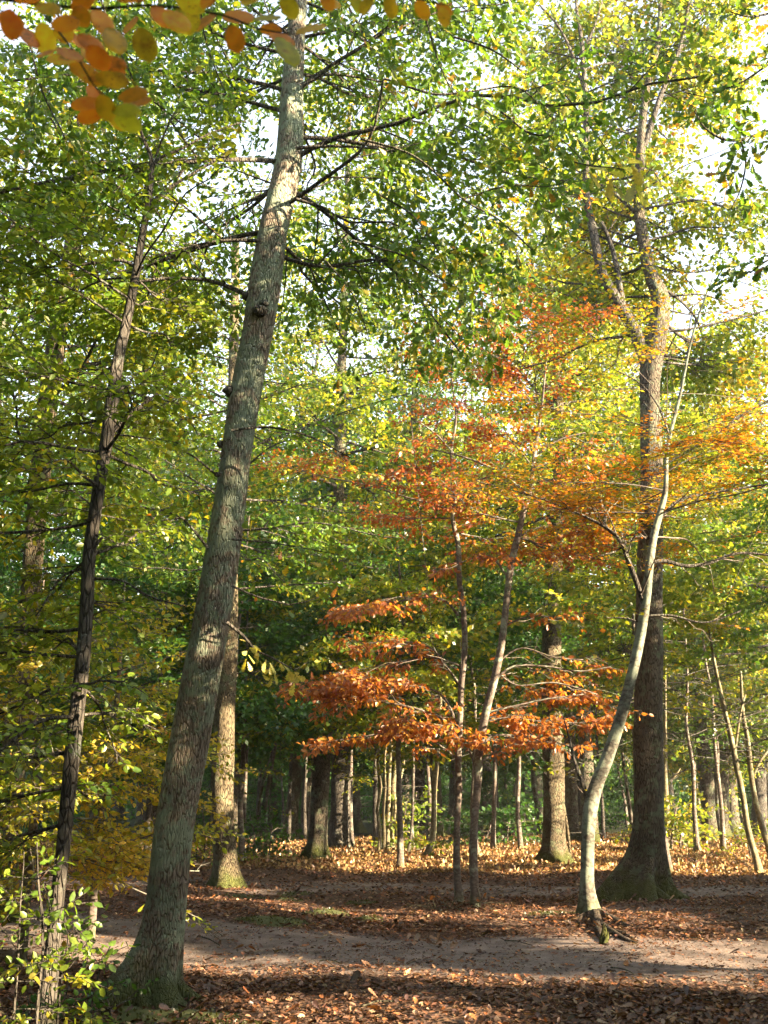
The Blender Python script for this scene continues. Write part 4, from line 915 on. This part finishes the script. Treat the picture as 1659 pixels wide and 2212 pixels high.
dn = 1.15
twl = [trunk_pts(l, dn) for l in ([(-60, -10, 9), (60, 5, 7), (200, 18, 6), (330, 12, 5.5), (470, 30, 5), (560, 62, 4), (640, 75, 3)],
        [(70, 5, 6), (120, 60, 5), (165, 120, 4.5), (200, 180, 3.5), (240, 225, 2.5)], [(-60, 20, 3), (0, 22, 2.4), (60, 40, 2)], [(560, -40, 3), (700, -25, 2.6), (830, -15, 2), (960, 10, 1.6)])]
base = twl[0][0, :3]; root = thing('beech_branch', 'close beech twig with big orange and yellow leaves across the top left corner', 'branch', base)
for l in twl:
    mb = MB(); mb.tube(l, 8, .01, .06); mb.build('twig', B_DARK, root, origin=base)
def _big():
    xs = np.linspace(0, 1, 15); v = []; q = []
    for i_, x in enumerate(xs):
        w_ = .74 * (x ** .62) * (1 - x) ** .55 * (1.0 if i_ % 2 else .95); pl = .014 if i_ % 2 else -.014
        v += [[x, 0, -.10 * x * x], [x, w_ * .55, .03 + pl * .7 - .10 * x * x], [x, w_, .02 + pl - .13 * x * x], [x, -w_ * .55, .03 + pl * .7 - .10 * x * x], [x, -w_, .02 + pl - .13 * x * x]]
    for i_ in range(14):
        a_ = i_ * 5; q += [[a_, a_ + 5, a_ + 6, a_ + 1], [a_ + 1, a_ + 6, a_ + 7, a_ + 2], [a_, a_ + 3, a_ + 8, a_ + 5], [a_ + 3, a_ + 4, a_ + 9, a_ + 8]]
    return np.array(v, float), np.array(q)
T_BIG = _big()
spots = [(20, 20, -80, 66, .0), (75, 12, -20, 60, .7), (85, 50, -70, 70, .7), (120, 105, -20, 60, .2), (100, 130, 10, 62, .6), (160, 30, 60, 64, .1), (205, 20, -60, 70, .2), (150, 140, -25, 60, .3), (190, 100, -50, 66, .0), (240, 120, -70, 60, .1),
         (235, 60, -65, 74, .6), (120, 110, 200, 40, .2), (205, 165, -5, 68, .7), (170, 75, -40, 66, .1), (270, 75, 70, 50, .2), (300, 60, -70, 76, .75), (330, 15, -50, 64, .1), (355, 25, -45, 74, .5), (400, 5, -80, 78, .8), (470, 30, -150, 60, .2),
         (480, 40, 15, 66, .15), (500, 55, -75, 62, .1), (545, 45, 20, 60, .9), (560, 65, 10, 46, .1), (580, 70, -30, 62, .1), (600, 80, -60, 80, .95), (640, 75, 35, 70, .6), (240, 240, 0, 60, .95), (220, 222, -170, 60, .05), (238, 232, -55, 60, .6),
         (255, 215, 20, 62, .3), (190, 60, 120, 60, .3), (300, 10, 60, 60, .1), (440, 20, 70, 55, .2), (520, 10, 40, 50, .7), (-5, 30, -30, 60, .1), (30, 0, 30, 60, .05), (250, 0, 20, 66, .2), (380, -10, -30, 66, .8), (610, -10, -60, 55, .8), (700, -15, -70, 45, .2), (150, 75, -30, 66, .15), (185, 95, -60, 64, .5), (215, 130, -20, 60, .1), (170, 150, -35, 62, .55), (190, 185, -50, 58, .1), (215, 205, -65, 60, .6), (245, 250, -25, 62, .95), (265, 225, 10, 60, .25), (225, 245, 190, 56, .05), (45, 60, -50, 60, .1), (110, 60, 30, 60, .2), (130, 45, -70, 62, .55),
         (760, -10, -60, 44, .9), (840, -8, -80, 46, .6), (900, 0, -60, 44, .3), (955, 15, -80, 44, .5), (940, 10, -20, 40, .2), (690, 0, -20, 46, .5), (800, -10, -110, 46, .7)]
p = []; dd = []; nn = []; sz = []; cc = []
cp_, sp_ = math.cos(PITCH), math.sin(PITCH)
for (u, v, ang, ln_, hue) in spots:
    q, t = P(u, v, dn + RS.uniform(-.1, .12)); p.append(q); a = math.radians(ang)
    dvec = np.array([math.cos(a), 0, math.sin(a)]) + np.array([0, RS.uniform(-.2, .2), 0]); dd.append(dvec)
    nn.append([RS.uniform(-.5, .5), -1, RS.uniform(-.2, .7)]); sz.append(ln_ / FD * t * 1.08)
    c0, c1, c2 = np.array([.50, .17, .035]), np.array([.52, .33, .05]), np.array([.30, .36, .07])
    cc.append((c0 * (1 - hue * 2) + c1 * hue * 2 if hue < .5 else c1 * (2 - 2 * hue) + c2 * (2 * hue - 1)) * RS.uniform(1.2, 1.9) * np.array([1.1, 1.0, .5]))
p, dd, nn, sz, cc = map(np.array, (p, dd, nn, sz, cc))
leaves('leaves', p, dd, nn, sz, cc, M_NEAR, root, T_BIG, origin=base)

overhang('oak_branch', 'dark green leafy branch reaching in from the upper right edge', [[(1760, 250, 14), (1659, 285, 9), (1600, 302, 7), (1560, 300, 6), (1520, 275, 4), (1500, 240, 3)], [(1598, 300, 5), (1610, 350, 4), (1600, 410, 3), (1580, 450, 2)],
         [(1760, 120, 7), (1680, 130, 5), (1600, 180, 4), (1540, 200, 3)], [(1760, 20, 6), (1680, 30, 5), (1620, 40, 4), (1560, 20, 2)], [(1750, 600, 6), (1680, 560, 5), (1620, 590, 3)]],
         'green', .085, T_OAK, 6.6, 24, (4.4, .9, 1.3), (5.0, .8, .6), lmin=.26)
overhang('oak_branch', 'long oak branch hanging across the upper middle sky gap', [[(780, 300, 6), (900, 340, 5), (1000, 430, 4), (1070, 470, 4), (1150, 540, 3)], [(830, 170, 5), (930, 205, 5), (1010, 200, 4), (1120, 190, 3), (1200, 260, 2)],
         [(980, 80, 5), (1060, 110, 4), (1130, 160, 3), (1170, 210, 2)], [(1080, 240, 4), (1140, 290, 4), (1200, 300, 3), (1260, 350, 2)], [(1000, 430, 4), (1100, 400, 3), (1200, 400, 2), (1300, 340, 2)],
         [(760, 520, 5), (880, 560, 4), (980, 620, 3), (1080, 640, 2)], [(820, 420, 4), (900, 470, 4), (960, 560, 3), (1020, 700, 2)], [(860, 60, 4), (960, 20, 3), (1080, 10, 2)], [(700, 560, 4), (760, 640, 3), (800, 740, 2)]],
         'green', .085, T_OAK, 7.6, 15, (3.0, .9, 1.5), (5.5, .8, .6), lmin=.35)
overhang('oak_branch', 'pale green twig of lobed oak leaves below the long hanging branch', [[(1240, 350, 3), (1290, 360, 3), (1340, 365, 2), (1380, 375, 1.5)]], 'cream', .12, T_OAK, 6.0, 20, (5.0, .9, .7), None, lmin=.12)
overhang('hornbeam_branch', 'thin hanging green hornbeam sprays either side of the top of the leaning oak', [[(720, -60, 5), (780, 60, 4), (820, 150, 3)], [(420, -60, 5), (440, 60, 4), (470, 150, 3), (500, 220, 2)], [(200, -60, 5), (240, 80, 4), (300, 200, 3)],
         [(900, -60, 5), (930, 60, 4), (960, 160, 3), (1000, 240, 2)], [(60, 60, 4), (90, 200, 4), (140, 300, 3)]],
         'green', .06, T_OVAL, 6.4, 26, (5.0, .9, 1.1), (6., .8, .5), lmin=.25)

# ------------------------------------------------------------------ repeated trees: built once, then copied
def proto_tree(name, H, r, palette, n, t0, Lf, size, bark, per_m, el, lv=((2.4, .85, .42), (4.0, .85, .45)), tpl=T_FAR, nseg=12, flat=.8, zc=1., off=None):
    root = thing(name, '', 'tree', (0, 0, 0))
    k = 9; zz = np.linspace(0, H, k); dx = np.cumsum(RS.randn(k) * H * .008); dy = np.cumsum(RS.randn(k) * H * .008)
    ln = np.stack([dx, dy, zz, r * (1 - .86 * (zz / H) ** .9)], -1)
    mb = MB(); b = ln[0].copy(); b[2] = -.4; mb.tube(np.vstack([b, ln]), nseg, .35, .05, flare=(0, .7, .7, 4, RS.rand() * 6)); 
    mb.build('trunk', bark, root)
    M = main_shoots(ln, n, t0, .99, lambda t: Lf * (1.05 - .6 * t * t), el, rad=.35, droop=.08)
    o, kk = crown(root, (0, 0, 0), M, palette, size, tpl, lv=lv, per_m=per_m, flat=flat, lflat=.5, bark=B_DARK, cull=off is not None, zclump=zc, off=off); TOTAL[0] += kk
    return root
def place(proto, x, y, rz, sc, label, group, first):
    if first: o = proto
    else:
        o = proto.copy(); COL.objects.link(o)
        for ch in list(proto.children):
            c = ch.copy(); COL.objects.link(c); c.parent = o
    o.location = (x, y, float(terrain(x, y)) if abs(x) < 60 else 0.0); o.rotation_euler = (0, 0, rz); o.scale = (sc, sc, sc * RS.uniform(.92, 1.1))
    o['label'] = label; o['group'] = group
    return o
# understorey hornbeams, 5-9 m
PU = [('hornbeam_tree', 'deep', B_THIN, 'low shade grown hornbeam with deep green leaves in the middle of the wood', 'deep green hornbeams under the oaks'),
      ('hornbeam_tree', 'yellowgreen', B_THIN, 'low hornbeam with yellow green leaves further back in the wood', 'yellow green hornbeams under the oaks'),
      ('hornbeam_tree', 'green', B_THIN, 'low hornbeam with mid green leaves further back in the wood', 'mid green hornbeams under the oaks')]
protos = []
for i, (nm, pl, bk, lb, gr) in enumerate(PU):
    protos.append(proto_tree(nm, 8.6, .07, pl, 58, .36, 2.6, .12, bk, 12, (-.1, .55), lv=((2.6, .85, .42), (4.2, .85, .45)), nseg=8, flat=.9))
US = [(0, -3.3, 22.8), (1, .4, 23.4), (0, -6.8, 21.5), (1, 5.85, 22.6), (0, -3.6, 27.5), (0, -.9, 31), (0, 1.4, 33), (0, 3.6, 29.5), (0, -6, 32), (2, 8.2, 28.6), (1, 9.2, 30), (1, 11.5, 27), (2, -8.8, 26), (0, -11.5, 31), (0, -2.6, 38), (2, 2.6, 40), (0, 5.8, 37), (1, 8.6, 38), (1, 13.5, 36), (0, -7, 40), (0, -12, 42),
      (2, -15, 36), (1, 16.5, 41), (0, 0.2, 46), (2, -4.5, 48), (0, 5, 48), (1, 10.5, 47), (0, -10, 52), (2, 15, 52), (0, -16.5, 50), (2, -13, 24), (1, -5.4, 24.5), (2, 8.6, 22.5), (1, 21, 50), (2, 10.4, 33.5), (0, 2.3, 26.6)]
used = set()
for (k, x, y) in US:
    if (x > -3 and y < 42) or y < 24:      # these stand where the sun comes in low: each gets a crown of its own
        nm, pl, bk, lb, gr = PU[k]
        q = proto_tree(nm, RS.uniform(7.5, 9.5), .07, pl, 58, .36, 2.6, .13, bk, 12, (-.1, .55), lv=((2.6, .85, .42), (4.2, .85, .45)), nseg=8, flat=.9, off=np.array([x, y, 0.]))
        q.location = (x, y, float(terrain(x, y))); q['label'] = lb; q['group'] = gr; continue
    o = place(protos[k], x, y, RS.rand() * 6.28, RS.uniform(.85, 1.15), PU[k][3], PU[k][4], k not in used); used.add(k)
# tall canopy trees
PT = [('oak_tree', 'green', B_OAK, 'tall oak deep in the wood with a green crown', 'tall green oaks deep in the wood'),
      ('oak_tree', 'yellowgreen', B_OAK, 'tall oak deep in the wood with a yellowing crown', 'tall yellowing oaks deep in the wood'),
      ('beech_tree', 'goldgreen', B_THIN, 'tall golden crowned beech deep in the wood', 'tall golden beeches deep in the wood')]
protos = []
for i, (nm, pl, bk, lb, gr) in enumerate(PT):
    protos.append(proto_tree(nm, 19.0, .27, pl, 44, .30, 4.4, .165, bk, 7.2, (-.05, .9), lv=((1.7, .85, .42), (2.6, .85, .45)), nseg=14))
TS = [(0, -7.5, 35), (1, 6.2, 33.5), (0, -2.4, 37), (1, 10.6, 36), (0, .2, 41), (1, 7.2, 40), (0, -10, 38), (0, 3.1, 50), (0, -11, 29), (1, -4.7, 34), (0, 1.8, 36.5), (2, 8.4, 33), (1, 12.8, 31), (0, -16, 38), (0, -8, 44), (1, -1.2, 43), (0, 4.3, 45), (2, 11.5, 43), (1, 17, 42), (0, -20, 47), (0, -13, 54), (1, -5.5, 55), (0, 1.2, 56), (1, 7.6, 54), (2, 14.5, 57), (1, 21.5, 54),
      (0, -23, 60), (0, -10, 66), (1, -2, 68), (0, 6, 67), (2, 13, 70), (1, 22, 68), (1, 28, 64), (0, -18, 72), (0, 17.5, 78), (0, -6, 80), (2, 3, 79), (1, -28, 76), (0, 30, 82), (0, 10, 84), (0, -14, 86), (1, 24, 90)]
used = set()
for (k, x, y) in TS:
    if x > 0 and y < 40:
        nm, pl, bk, lb, gr = PT[k]
        q = proto_tree(nm, RS.uniform(17, 20), .27, pl, 44, .30, 4.4, .165, bk, 7.2, (-.05, .9), lv=((1.7, .85, .42), (2.6, .85, .45)), nseg=14, off=np.array([x, y, 0.]))
        q.location = (x, y, float(terrain(x, y))); q['label'] = lb; q['group'] = gr; continue
    place(protos[k], x, y, RS.rand() * 6.28, RS.uniform(.85, 1.12), PT[k][3], PT[k][4], k not in used); used.add(k)
# thin poles of the dark interior
PP = proto_tree('sapling', 9.5, .08, 'deep', 16, .5, 1.5, .15, B_DARK, 8, (0, .6), nseg=8)
BUSH = proto_tree('bush', 2.4, .03, 'deep', 34, .04, 1.3, .12, B_DARK, 12, (-.1, .7), lv=((3.2, .85, .45), (4.5, .85, .5)), nseg=6)
first = True
for i in range(20):
    y = RS.uniform(35, 54); x = RS.uniform(-.40, .40) * y
    place(BUSH, x, y, RS.rand() * 6.28, RS.uniform(.55, 1.15), 'low dark green bush in the shade between the far trunks', 'dark bushes between the far trunks', first)['category'] = 'bush'; first = False
first = True
for i in range(34):
    y = RS.uniform(31, 64); x = RS.uniform(-.38, .38) * y
    place(PP, x, y, RS.rand() * 6.28, RS.uniform(.75, 1.25), 'thin bare stemmed pole tree in the dark interior of the wood', 'thin pole trees in the dark interior', first)['category'] = 'sapling'; first = False

# ------------------------------------------------------------------ the unseen wood that shades the view, and the wood beyond: masses nobody could count
def wood_mass(name, label, trees, palette, size, per_m, lv, n, Lf, cull, bark=B_OAK, t0=.22):
    mb = MB(); A = []
    for (x, y, H) in trees:
        zz = np.linspace(-.3, H, 7); ln = np.stack([x + np.cumsum(RS.randn(7) * .12), y + np.cumsum(RS.randn(7) * .12), zz, (.13 if cull else .24) * (1 - .8 * zz / H)], -1)
        mb.tube(ln, 9, .6, .05)
        A.append(main_shoots(ln, n, t0, .99, lambda t: Lf * (1.05 - .5 * t * t), (-.1, .9), rad=.3))
    S = cat(*A)
    if not cull: mb.sticks(S[0], S[1], S[2], S[3], S[4], S[4] * .3, nseg=3, K=4)
    for l in lv: S = spawn(S, *l)
    p, d, nn, sz = leafup(S, per_m, size, .5)
    k = p[:, 2] > .2
    # nothing of this wood stands inside the view
    k &= ~((np.abs(p[:, 0]) < p[:, 1] * .40 + .6) & (p[:, 1] > 0) & (p[:, 1] < 60)) if cull else True
    if cull: k &= lit_keep(p, .99, .16)
    p, d, nn, sz = p[k], d[k], nn[k], sz[k]; TOTAL[0] += len(p)
    o = leaves(name, p, d, nn, sz, pal(palette, len(p), noise2(p[:, 0], p[:, 1] + p[:, 2], .4)), M_LEAF, None, T_FAR)
    tag(o, label, kind='stuff')
    t = mb.build('tree_stems', bark, o); 
    return o
tr = []
for i in range(9):
    for j in range(5):
        x = 8.5 + j * 6.2 + RS.uniform(-1.5, 1.5); y = -20 + i * 5.6 + RS.uniform(-1.5, 1.5)
        if x < y * .40 + 2.8: continue
        tr.append((x, y, RS.uniform(11, 15)))
KEY = [P(60, 2000, 6.)[0], P(112, 2050, 7.8)[0], P(1272, 1870, 14.1)[0], P(1200, 1700, 24.7)[0], P(482, 1640, 18.8)[0], P(235, 1640, 12.4)[0], P(900, 1520, 16.2)[0], P(480, 1410, 9)[0], P(600, 1420, 8.3)[0]]
def clear_stem(x, y):
    for it in range(30):
        bad = False
        for q in KEY:
            pe = -(x - q[0]) * SUN[1] + (y - q[1]) * SUN[0]
            if abs(pe) < .5: y += .55 if pe >= 0 else -.55; bad = True
        if not bad: break
    return x, y
tr = [(*clear_stem(x, y), H) for (x, y, H) in tr]
for i in range(34):
    x = RS.uniform(-24, 9); y = RS.uniform(-24, -1.5)
    if np.hypot(x, y) > 2.5: tr.append((*clear_stem(x, y), RS.uniform(11, 15)))
for i in range(10):
    y = RS.uniform(0, 22); tr.append((-(y * .44 + 4.0 + RS.uniform(0, 8)), y, RS.uniform(11, 15)))
wood_mass('forest', 'rest of the wood outside the picture, added to shade it, with gaps cut for the sun', tr, 'green', .24, 5.5, ((1.6, .85, .42), (2.4, .85, .45)), 62, 4.2, True, t0=.10)  # unseen trees added to cast shade; leaves removed where sun should pass
tr = [(RS.uniform(-.55, .55) * y, y, RS.uniform(7, 15)) for y in RS.uniform(88, 125, 46)]
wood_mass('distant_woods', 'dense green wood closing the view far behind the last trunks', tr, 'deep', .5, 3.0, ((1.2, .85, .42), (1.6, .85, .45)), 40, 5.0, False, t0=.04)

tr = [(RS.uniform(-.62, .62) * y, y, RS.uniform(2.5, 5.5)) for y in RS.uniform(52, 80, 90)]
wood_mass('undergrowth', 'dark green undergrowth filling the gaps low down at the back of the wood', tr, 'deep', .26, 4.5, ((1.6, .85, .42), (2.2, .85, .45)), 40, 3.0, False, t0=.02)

# ------------------------------------------------------------------ fallen leaves, moss, twigs
def litter(name, n, xr, yr, size, dens, label, z=0.012, curl=.35, tpl=T_OVAL, pl='litter'):
    x = RS.uniform(-1, 1, n) * 1.0; y = yr[0] + (yr[1] - yr[0]) * RS.rand(n)
    x = x * (y * .385 + .8)
    w = dens(x, y); k = RS.rand(n) < w; x, y = x[k], y[k]; m = len(x)
    a = RS.rand(m) * 6.28; tilt = RS.randn(m) * curl
    d = np.stack([np.cos(a) * np.cos(tilt), np.sin(a) * np.cos(tilt), np.sin(tilt) * .8], -1)
    nn = np.stack([RS.randn(m) * curl, RS.randn(m) * curl, np.ones(m)], -1)
    sz = size * (.4 + 1.1 * RS.rand(m) ** 1.5)
    p = np.stack([x, y, terrain(x, y) + z + np.abs(np.sin(tilt)) * sz * .35], -1)
    c = pal(pl, m) ; TOTAL[0] += m
    o = leaves(name, p, d, nn, sz, c, M_DRY, None, tpl); tag(o, label, kind='stuff'); return o
def dl(x, y):
    dn_ = dirtness(x, y); base_ = np.clip(.55 + .6 * noise2(x, y, .7, 3.) + .35 * noise2(x, y, 2.6, 1.), .14, 1.)
    for (cx, cy, rr) in ((-2.0, 9.0, .9), (2.9, 13.9, 1.15), (4.1, 16.5, 1.5), (1.2, 16.3, .8), (-2.9, 19, 1.)):
        base_ = np.maximum(base_, 1.3 * np.exp(-((x - cx) ** 2 + (y - cy) ** 2) / rr ** 2)); dn_ = np.where((x - cx) ** 2 + (y - cy) ** 2 < (.75 * rr) ** 2, np.minimum(dn_, .1), dn_)
    return np.where(dn_ > .75, .045, np.where(dn_ > .25, .3 * base_ + .05, base_)) * 1.0
litter('fallen_leaves', 230000, None, (5.6, 17), .044, dl, 'brown and orange fallen leaves lying thick round the near track', curl=.33)
litter('fallen_leaves', 60000, None, (17, 24), .062, lambda x, y: dl(x, y), 'reddish brown fallen leaves carpeting the ground behind the second track', curl=.4)
litter('fallen_leaves', 130000, None, (22, 38), .075, lambda x, y: np.clip(.35 + dl(x, y), 0, 1), 'fallen leaves between the far trunks, tinted gold to brighten the sunlit strip', curl=.7, pl='sungold')  # leaf colour raised to gold so this strip looks sunlit

litter('fallen_leaves', 14000, None, (5.6, 20), .082, lambda x, y: np.clip(dl(x, y) + .05, 0, 1), 'whole lobed brown oak leaves lying on top of the litter', z=.02, curl=.4, tpl=T_OAK)
litter('leaf_fragments', 90000, None, (5.6, 17), .021, lambda x, y: np.clip(.25 + .5 * noise2(x, y, 1.4, 6.), .06, .8), 'crumbled bits of leaf and bark trodden into the soil', curl=.5, z=.008)
M_PEB, nt, out = new_mat('grey_pebble'); b_ = N(nt, 'ShaderNodeBsdfPrincipled', i_Roughness=.85)
at_ = N(nt, 'ShaderNodeAttribute', attribute_name='col'); L(nt, at_.outputs['Color'], b_.inputs['Base Color']); L(nt, b_.outputs[0], out.inputs['Surface'])
k = 5000; y_ = 6 + 16 * RS.rand(k); x_ = RS.uniform(-1, 1, k) * (y_ * .385 + .8); kk_ = dirtness(x_, y_) > .5; x_, y_ = x_[kk_], y_[kk_]; k = len(x_)
T_PEB = (np.array([[1, 0, 0], [.3, .8, 0], [-.7, .6, 0], [-.9, -.4, 0], [0, -.9, 0], [.1, 0, .55], [-.3, .1, .5]]), np.array([[0, 1, 5, 5], [1, 2, 6, 5], [2, 3, 6, 6], [3, 4, 6, 6], [4, 0, 5, 6]]))
o = leaves('pebbles', np.stack([x_, y_, terrain(x_, y_) + .002], -1), np.stack([RS.randn(k), RS.randn(k), RS.randn(k) * .05], -1), np.tile([[0, 0, 1.]], (k, 1)), .006 + .014 * RS.rand(k) ** 2, np.array([[.22, .19, .17]]) * RS.uniform(.5, 1.5, (k, 1)), M_PEB, None, T_PEB)
tag(o, 'small pale stones lying in the trodden soil', kind='stuff')
M_MOSS, nt, out = new_mat('moss'); b_ = N(nt, 'ShaderNodeBsdfPrincipled', i_Roughness=.95)
nz = N(nt, 'ShaderNodeTexNoise', i_Scale=30.0, i_Detail=5.0); rr = N(nt, 'ShaderNodeValToRGB'); rr.color_ramp.elements[0].color = (.025, .035, .008, 1); rr.color_ramp.elements[1].color = (.085, .09, .022, 1)
tcx = N(nt, 'ShaderNodeTexCoord'); L(nt, tcx.outputs['Object'], nz.inputs['Vector']); L(nt, nz.outputs['Fac'], rr.inputs[0]); L(nt, rr.outputs[0], b_.inputs['Base Color']); L(nt, b_.outputs[0], out.inputs['Surface'])
MOSS = [(600, 1985, .42, .07), (520, 1932, .30, .06), (620, 1940, .2, .05), (705, 1965, .28, .07), (800, 1972, .16, .06), (780, 1945, .2, .04), (1185, 1972, .3, .04), (330, 2185, .5, .05), (440, 2215, .4, .03), (640, 1925, .25, .04)]
for i, (u, v, r, h) in enumerate(MOSS):
    g = G(u, v); mb = MB(); ns = 22; nr = 7; V = []; 
    for a in range(nr + 1):
        for b in range(ns):
            th = b / ns * 2 * math.pi; rr_ = r * a / nr * (1 + .22 * math.sin(3 * th + i) + .1 * math.sin(7 * th + 2 * i))
            x = g[0] + rr_ * math.cos(th) * 1.3; y = g[1] + rr_ * math.sin(th) * .8
            V.append([x, y, float(terrain(x, y)) - .012 + h * (1 - (a / nr) ** 2) * (1 + .3 * math.sin(5 * x * 3) * math.cos(y * 13))])
    mb.add(np.array(V), [[a * ns + b, (a + 1) * ns + b, (a + 1) * ns + (b + 1) % ns, a * ns + (b + 1) % ns] for a in range(nr) for b in range(ns)])
    z0 = float(terrain(*g)); base = (g[0], g[1], z0)
    k = int(500 * r); th = RS.rand(k) * 6.28; q = r * np.sqrt(RS.rand(k)) * 1.05
    px_ = g[0] + q * np.cos(th) * 1.3; py_ = g[1] + q * np.sin(th) * .8
    pz_ = terrain(px_, py_) + h * np.clip(1 - (q / r) ** 2, 0, 1) - .01
    dv = np.stack([RS.randn(k) * .5, RS.randn(k) * .5, np.ones(k)], -1)
    o = mb.build('moss', M_MOSS, None, origin=base); o.location = base; tag(o, 'low tufts of green moss swelling out of the fallen leaves', 'moss', kind='stuff')
    c = np.array([[.045, .05, .014]]) * (.6 + .9 * RS.rand(k, 1))
    leaves('moss_blades', np.stack([px_, py_, pz_], -1), dv, np.stack([RS.randn(k), RS.randn(k), np.zeros(k)], -1), .02 + .02 * RS.rand(k), c, M_LEAF, o, T_FAR, origin=base)

# small fallen twigs and one longer stick
TW = [(585, 1868, 640, 1880, .02, 'crooked fallen stick lying left of the grey oak trunk foot'), (430, 2020, 480, 2035, .008, None), (690, 2075, 740, 2082, .006, None), (1090, 2030, 1150, 2040, .006, None), (1180, 2125, 1240, 2135, .006, None),
      (880, 2090, 905, 2083, .006, None), (1480, 2030, 1540, 2045, .008, None), (960, 2150, 1030, 2158, .007, None), (1500, 2165, 1570, 2180, .007, None), (780, 2190, 850, 2185, .007, None), (1320, 2095, 1370, 2110, .007, None)]
for (u0, v0, u1, v1, r, lab) in TW:
    a, b = gp(u0, v0, r, r + .01), gp(u1, v1, r * .6, r + .01); mid = [(a[i] + b[i]) / 2 for i in range(4)]; mid[1] += .06; mid[2] += .01
    mb = MB(); mb.tube([a, mid, b], 7, .05, .1, wob=.02); base = (a[0], a[1], a[2])
    o = mb.build('fallen_stick', B_DARK, None, origin=base); o.location = base
    if lab: tag(o, lab, 'stick')
    else: tag(o, 'small dark twig lying loose on the dirt', 'stick', 'loose twigs on the dirt')
# pale dead leaves curled together on the litter, mid right
g = G(940, 2030); k = 26
p = np.stack([g[0] + RS.randn(k) * .13, g[1] + RS.randn(k) * .13, terrain(g[0], g[1]) + .02 + .05 * RS.rand(k)], -1)
o = leaves('dry_leaf_cluster', p, RS.randn(k, 3) * [1, 1, .5], RS.randn(k, 3) + [0, -.4, 1], .07 + .03 * RS.rand(k), np.tile([[.28, .15, .09]], (k, 1)) * (.7 + .5 * RS.rand(k, 1)), M_DRY, None, T_OAK)
tag(o, 'pinkish curled dead oak leaves heaped on the near edge of the litter', 'dead leaves')
print('LEAVES', TOTAL[0])

# ------------------------------------------------------------------ thin haze added to veil the view like lens flare
HZ = 0.0006
if HZ > 0:
    mb = MB(); X0, X1, Y0, Y1, Z0, Z1 = -520, 520, -520, 520, -1.5, 30
    v = np.array([[x, y, z] for z in (Z0, Z1) for y in (Y0, Y1) for x in (X0, X1)], float)
    mb.add(v, [[0, 2, 3, 1], [4, 5, 7, 6], [0, 1, 5, 4], [2, 6, 7, 3], [0, 4, 6, 2], [1, 3, 7, 5]])
    M_HZ, nt, out = new_mat('haze'); pv = N(nt, 'ShaderNodeVolumePrincipled'); pv.inputs['Density'].default_value = HZ; pv.inputs['Color'].default_value = (.93, .95, 1, 1)
    pv.inputs['Anisotropy'].default_value = .2
    L(nt, pv.outputs[0], out.inputs['Volume']); o = mb.build('haze', M_HZ); tag(o, 'thin pale haze added between the trees to soften contrast like lens glare', kind='stuff')
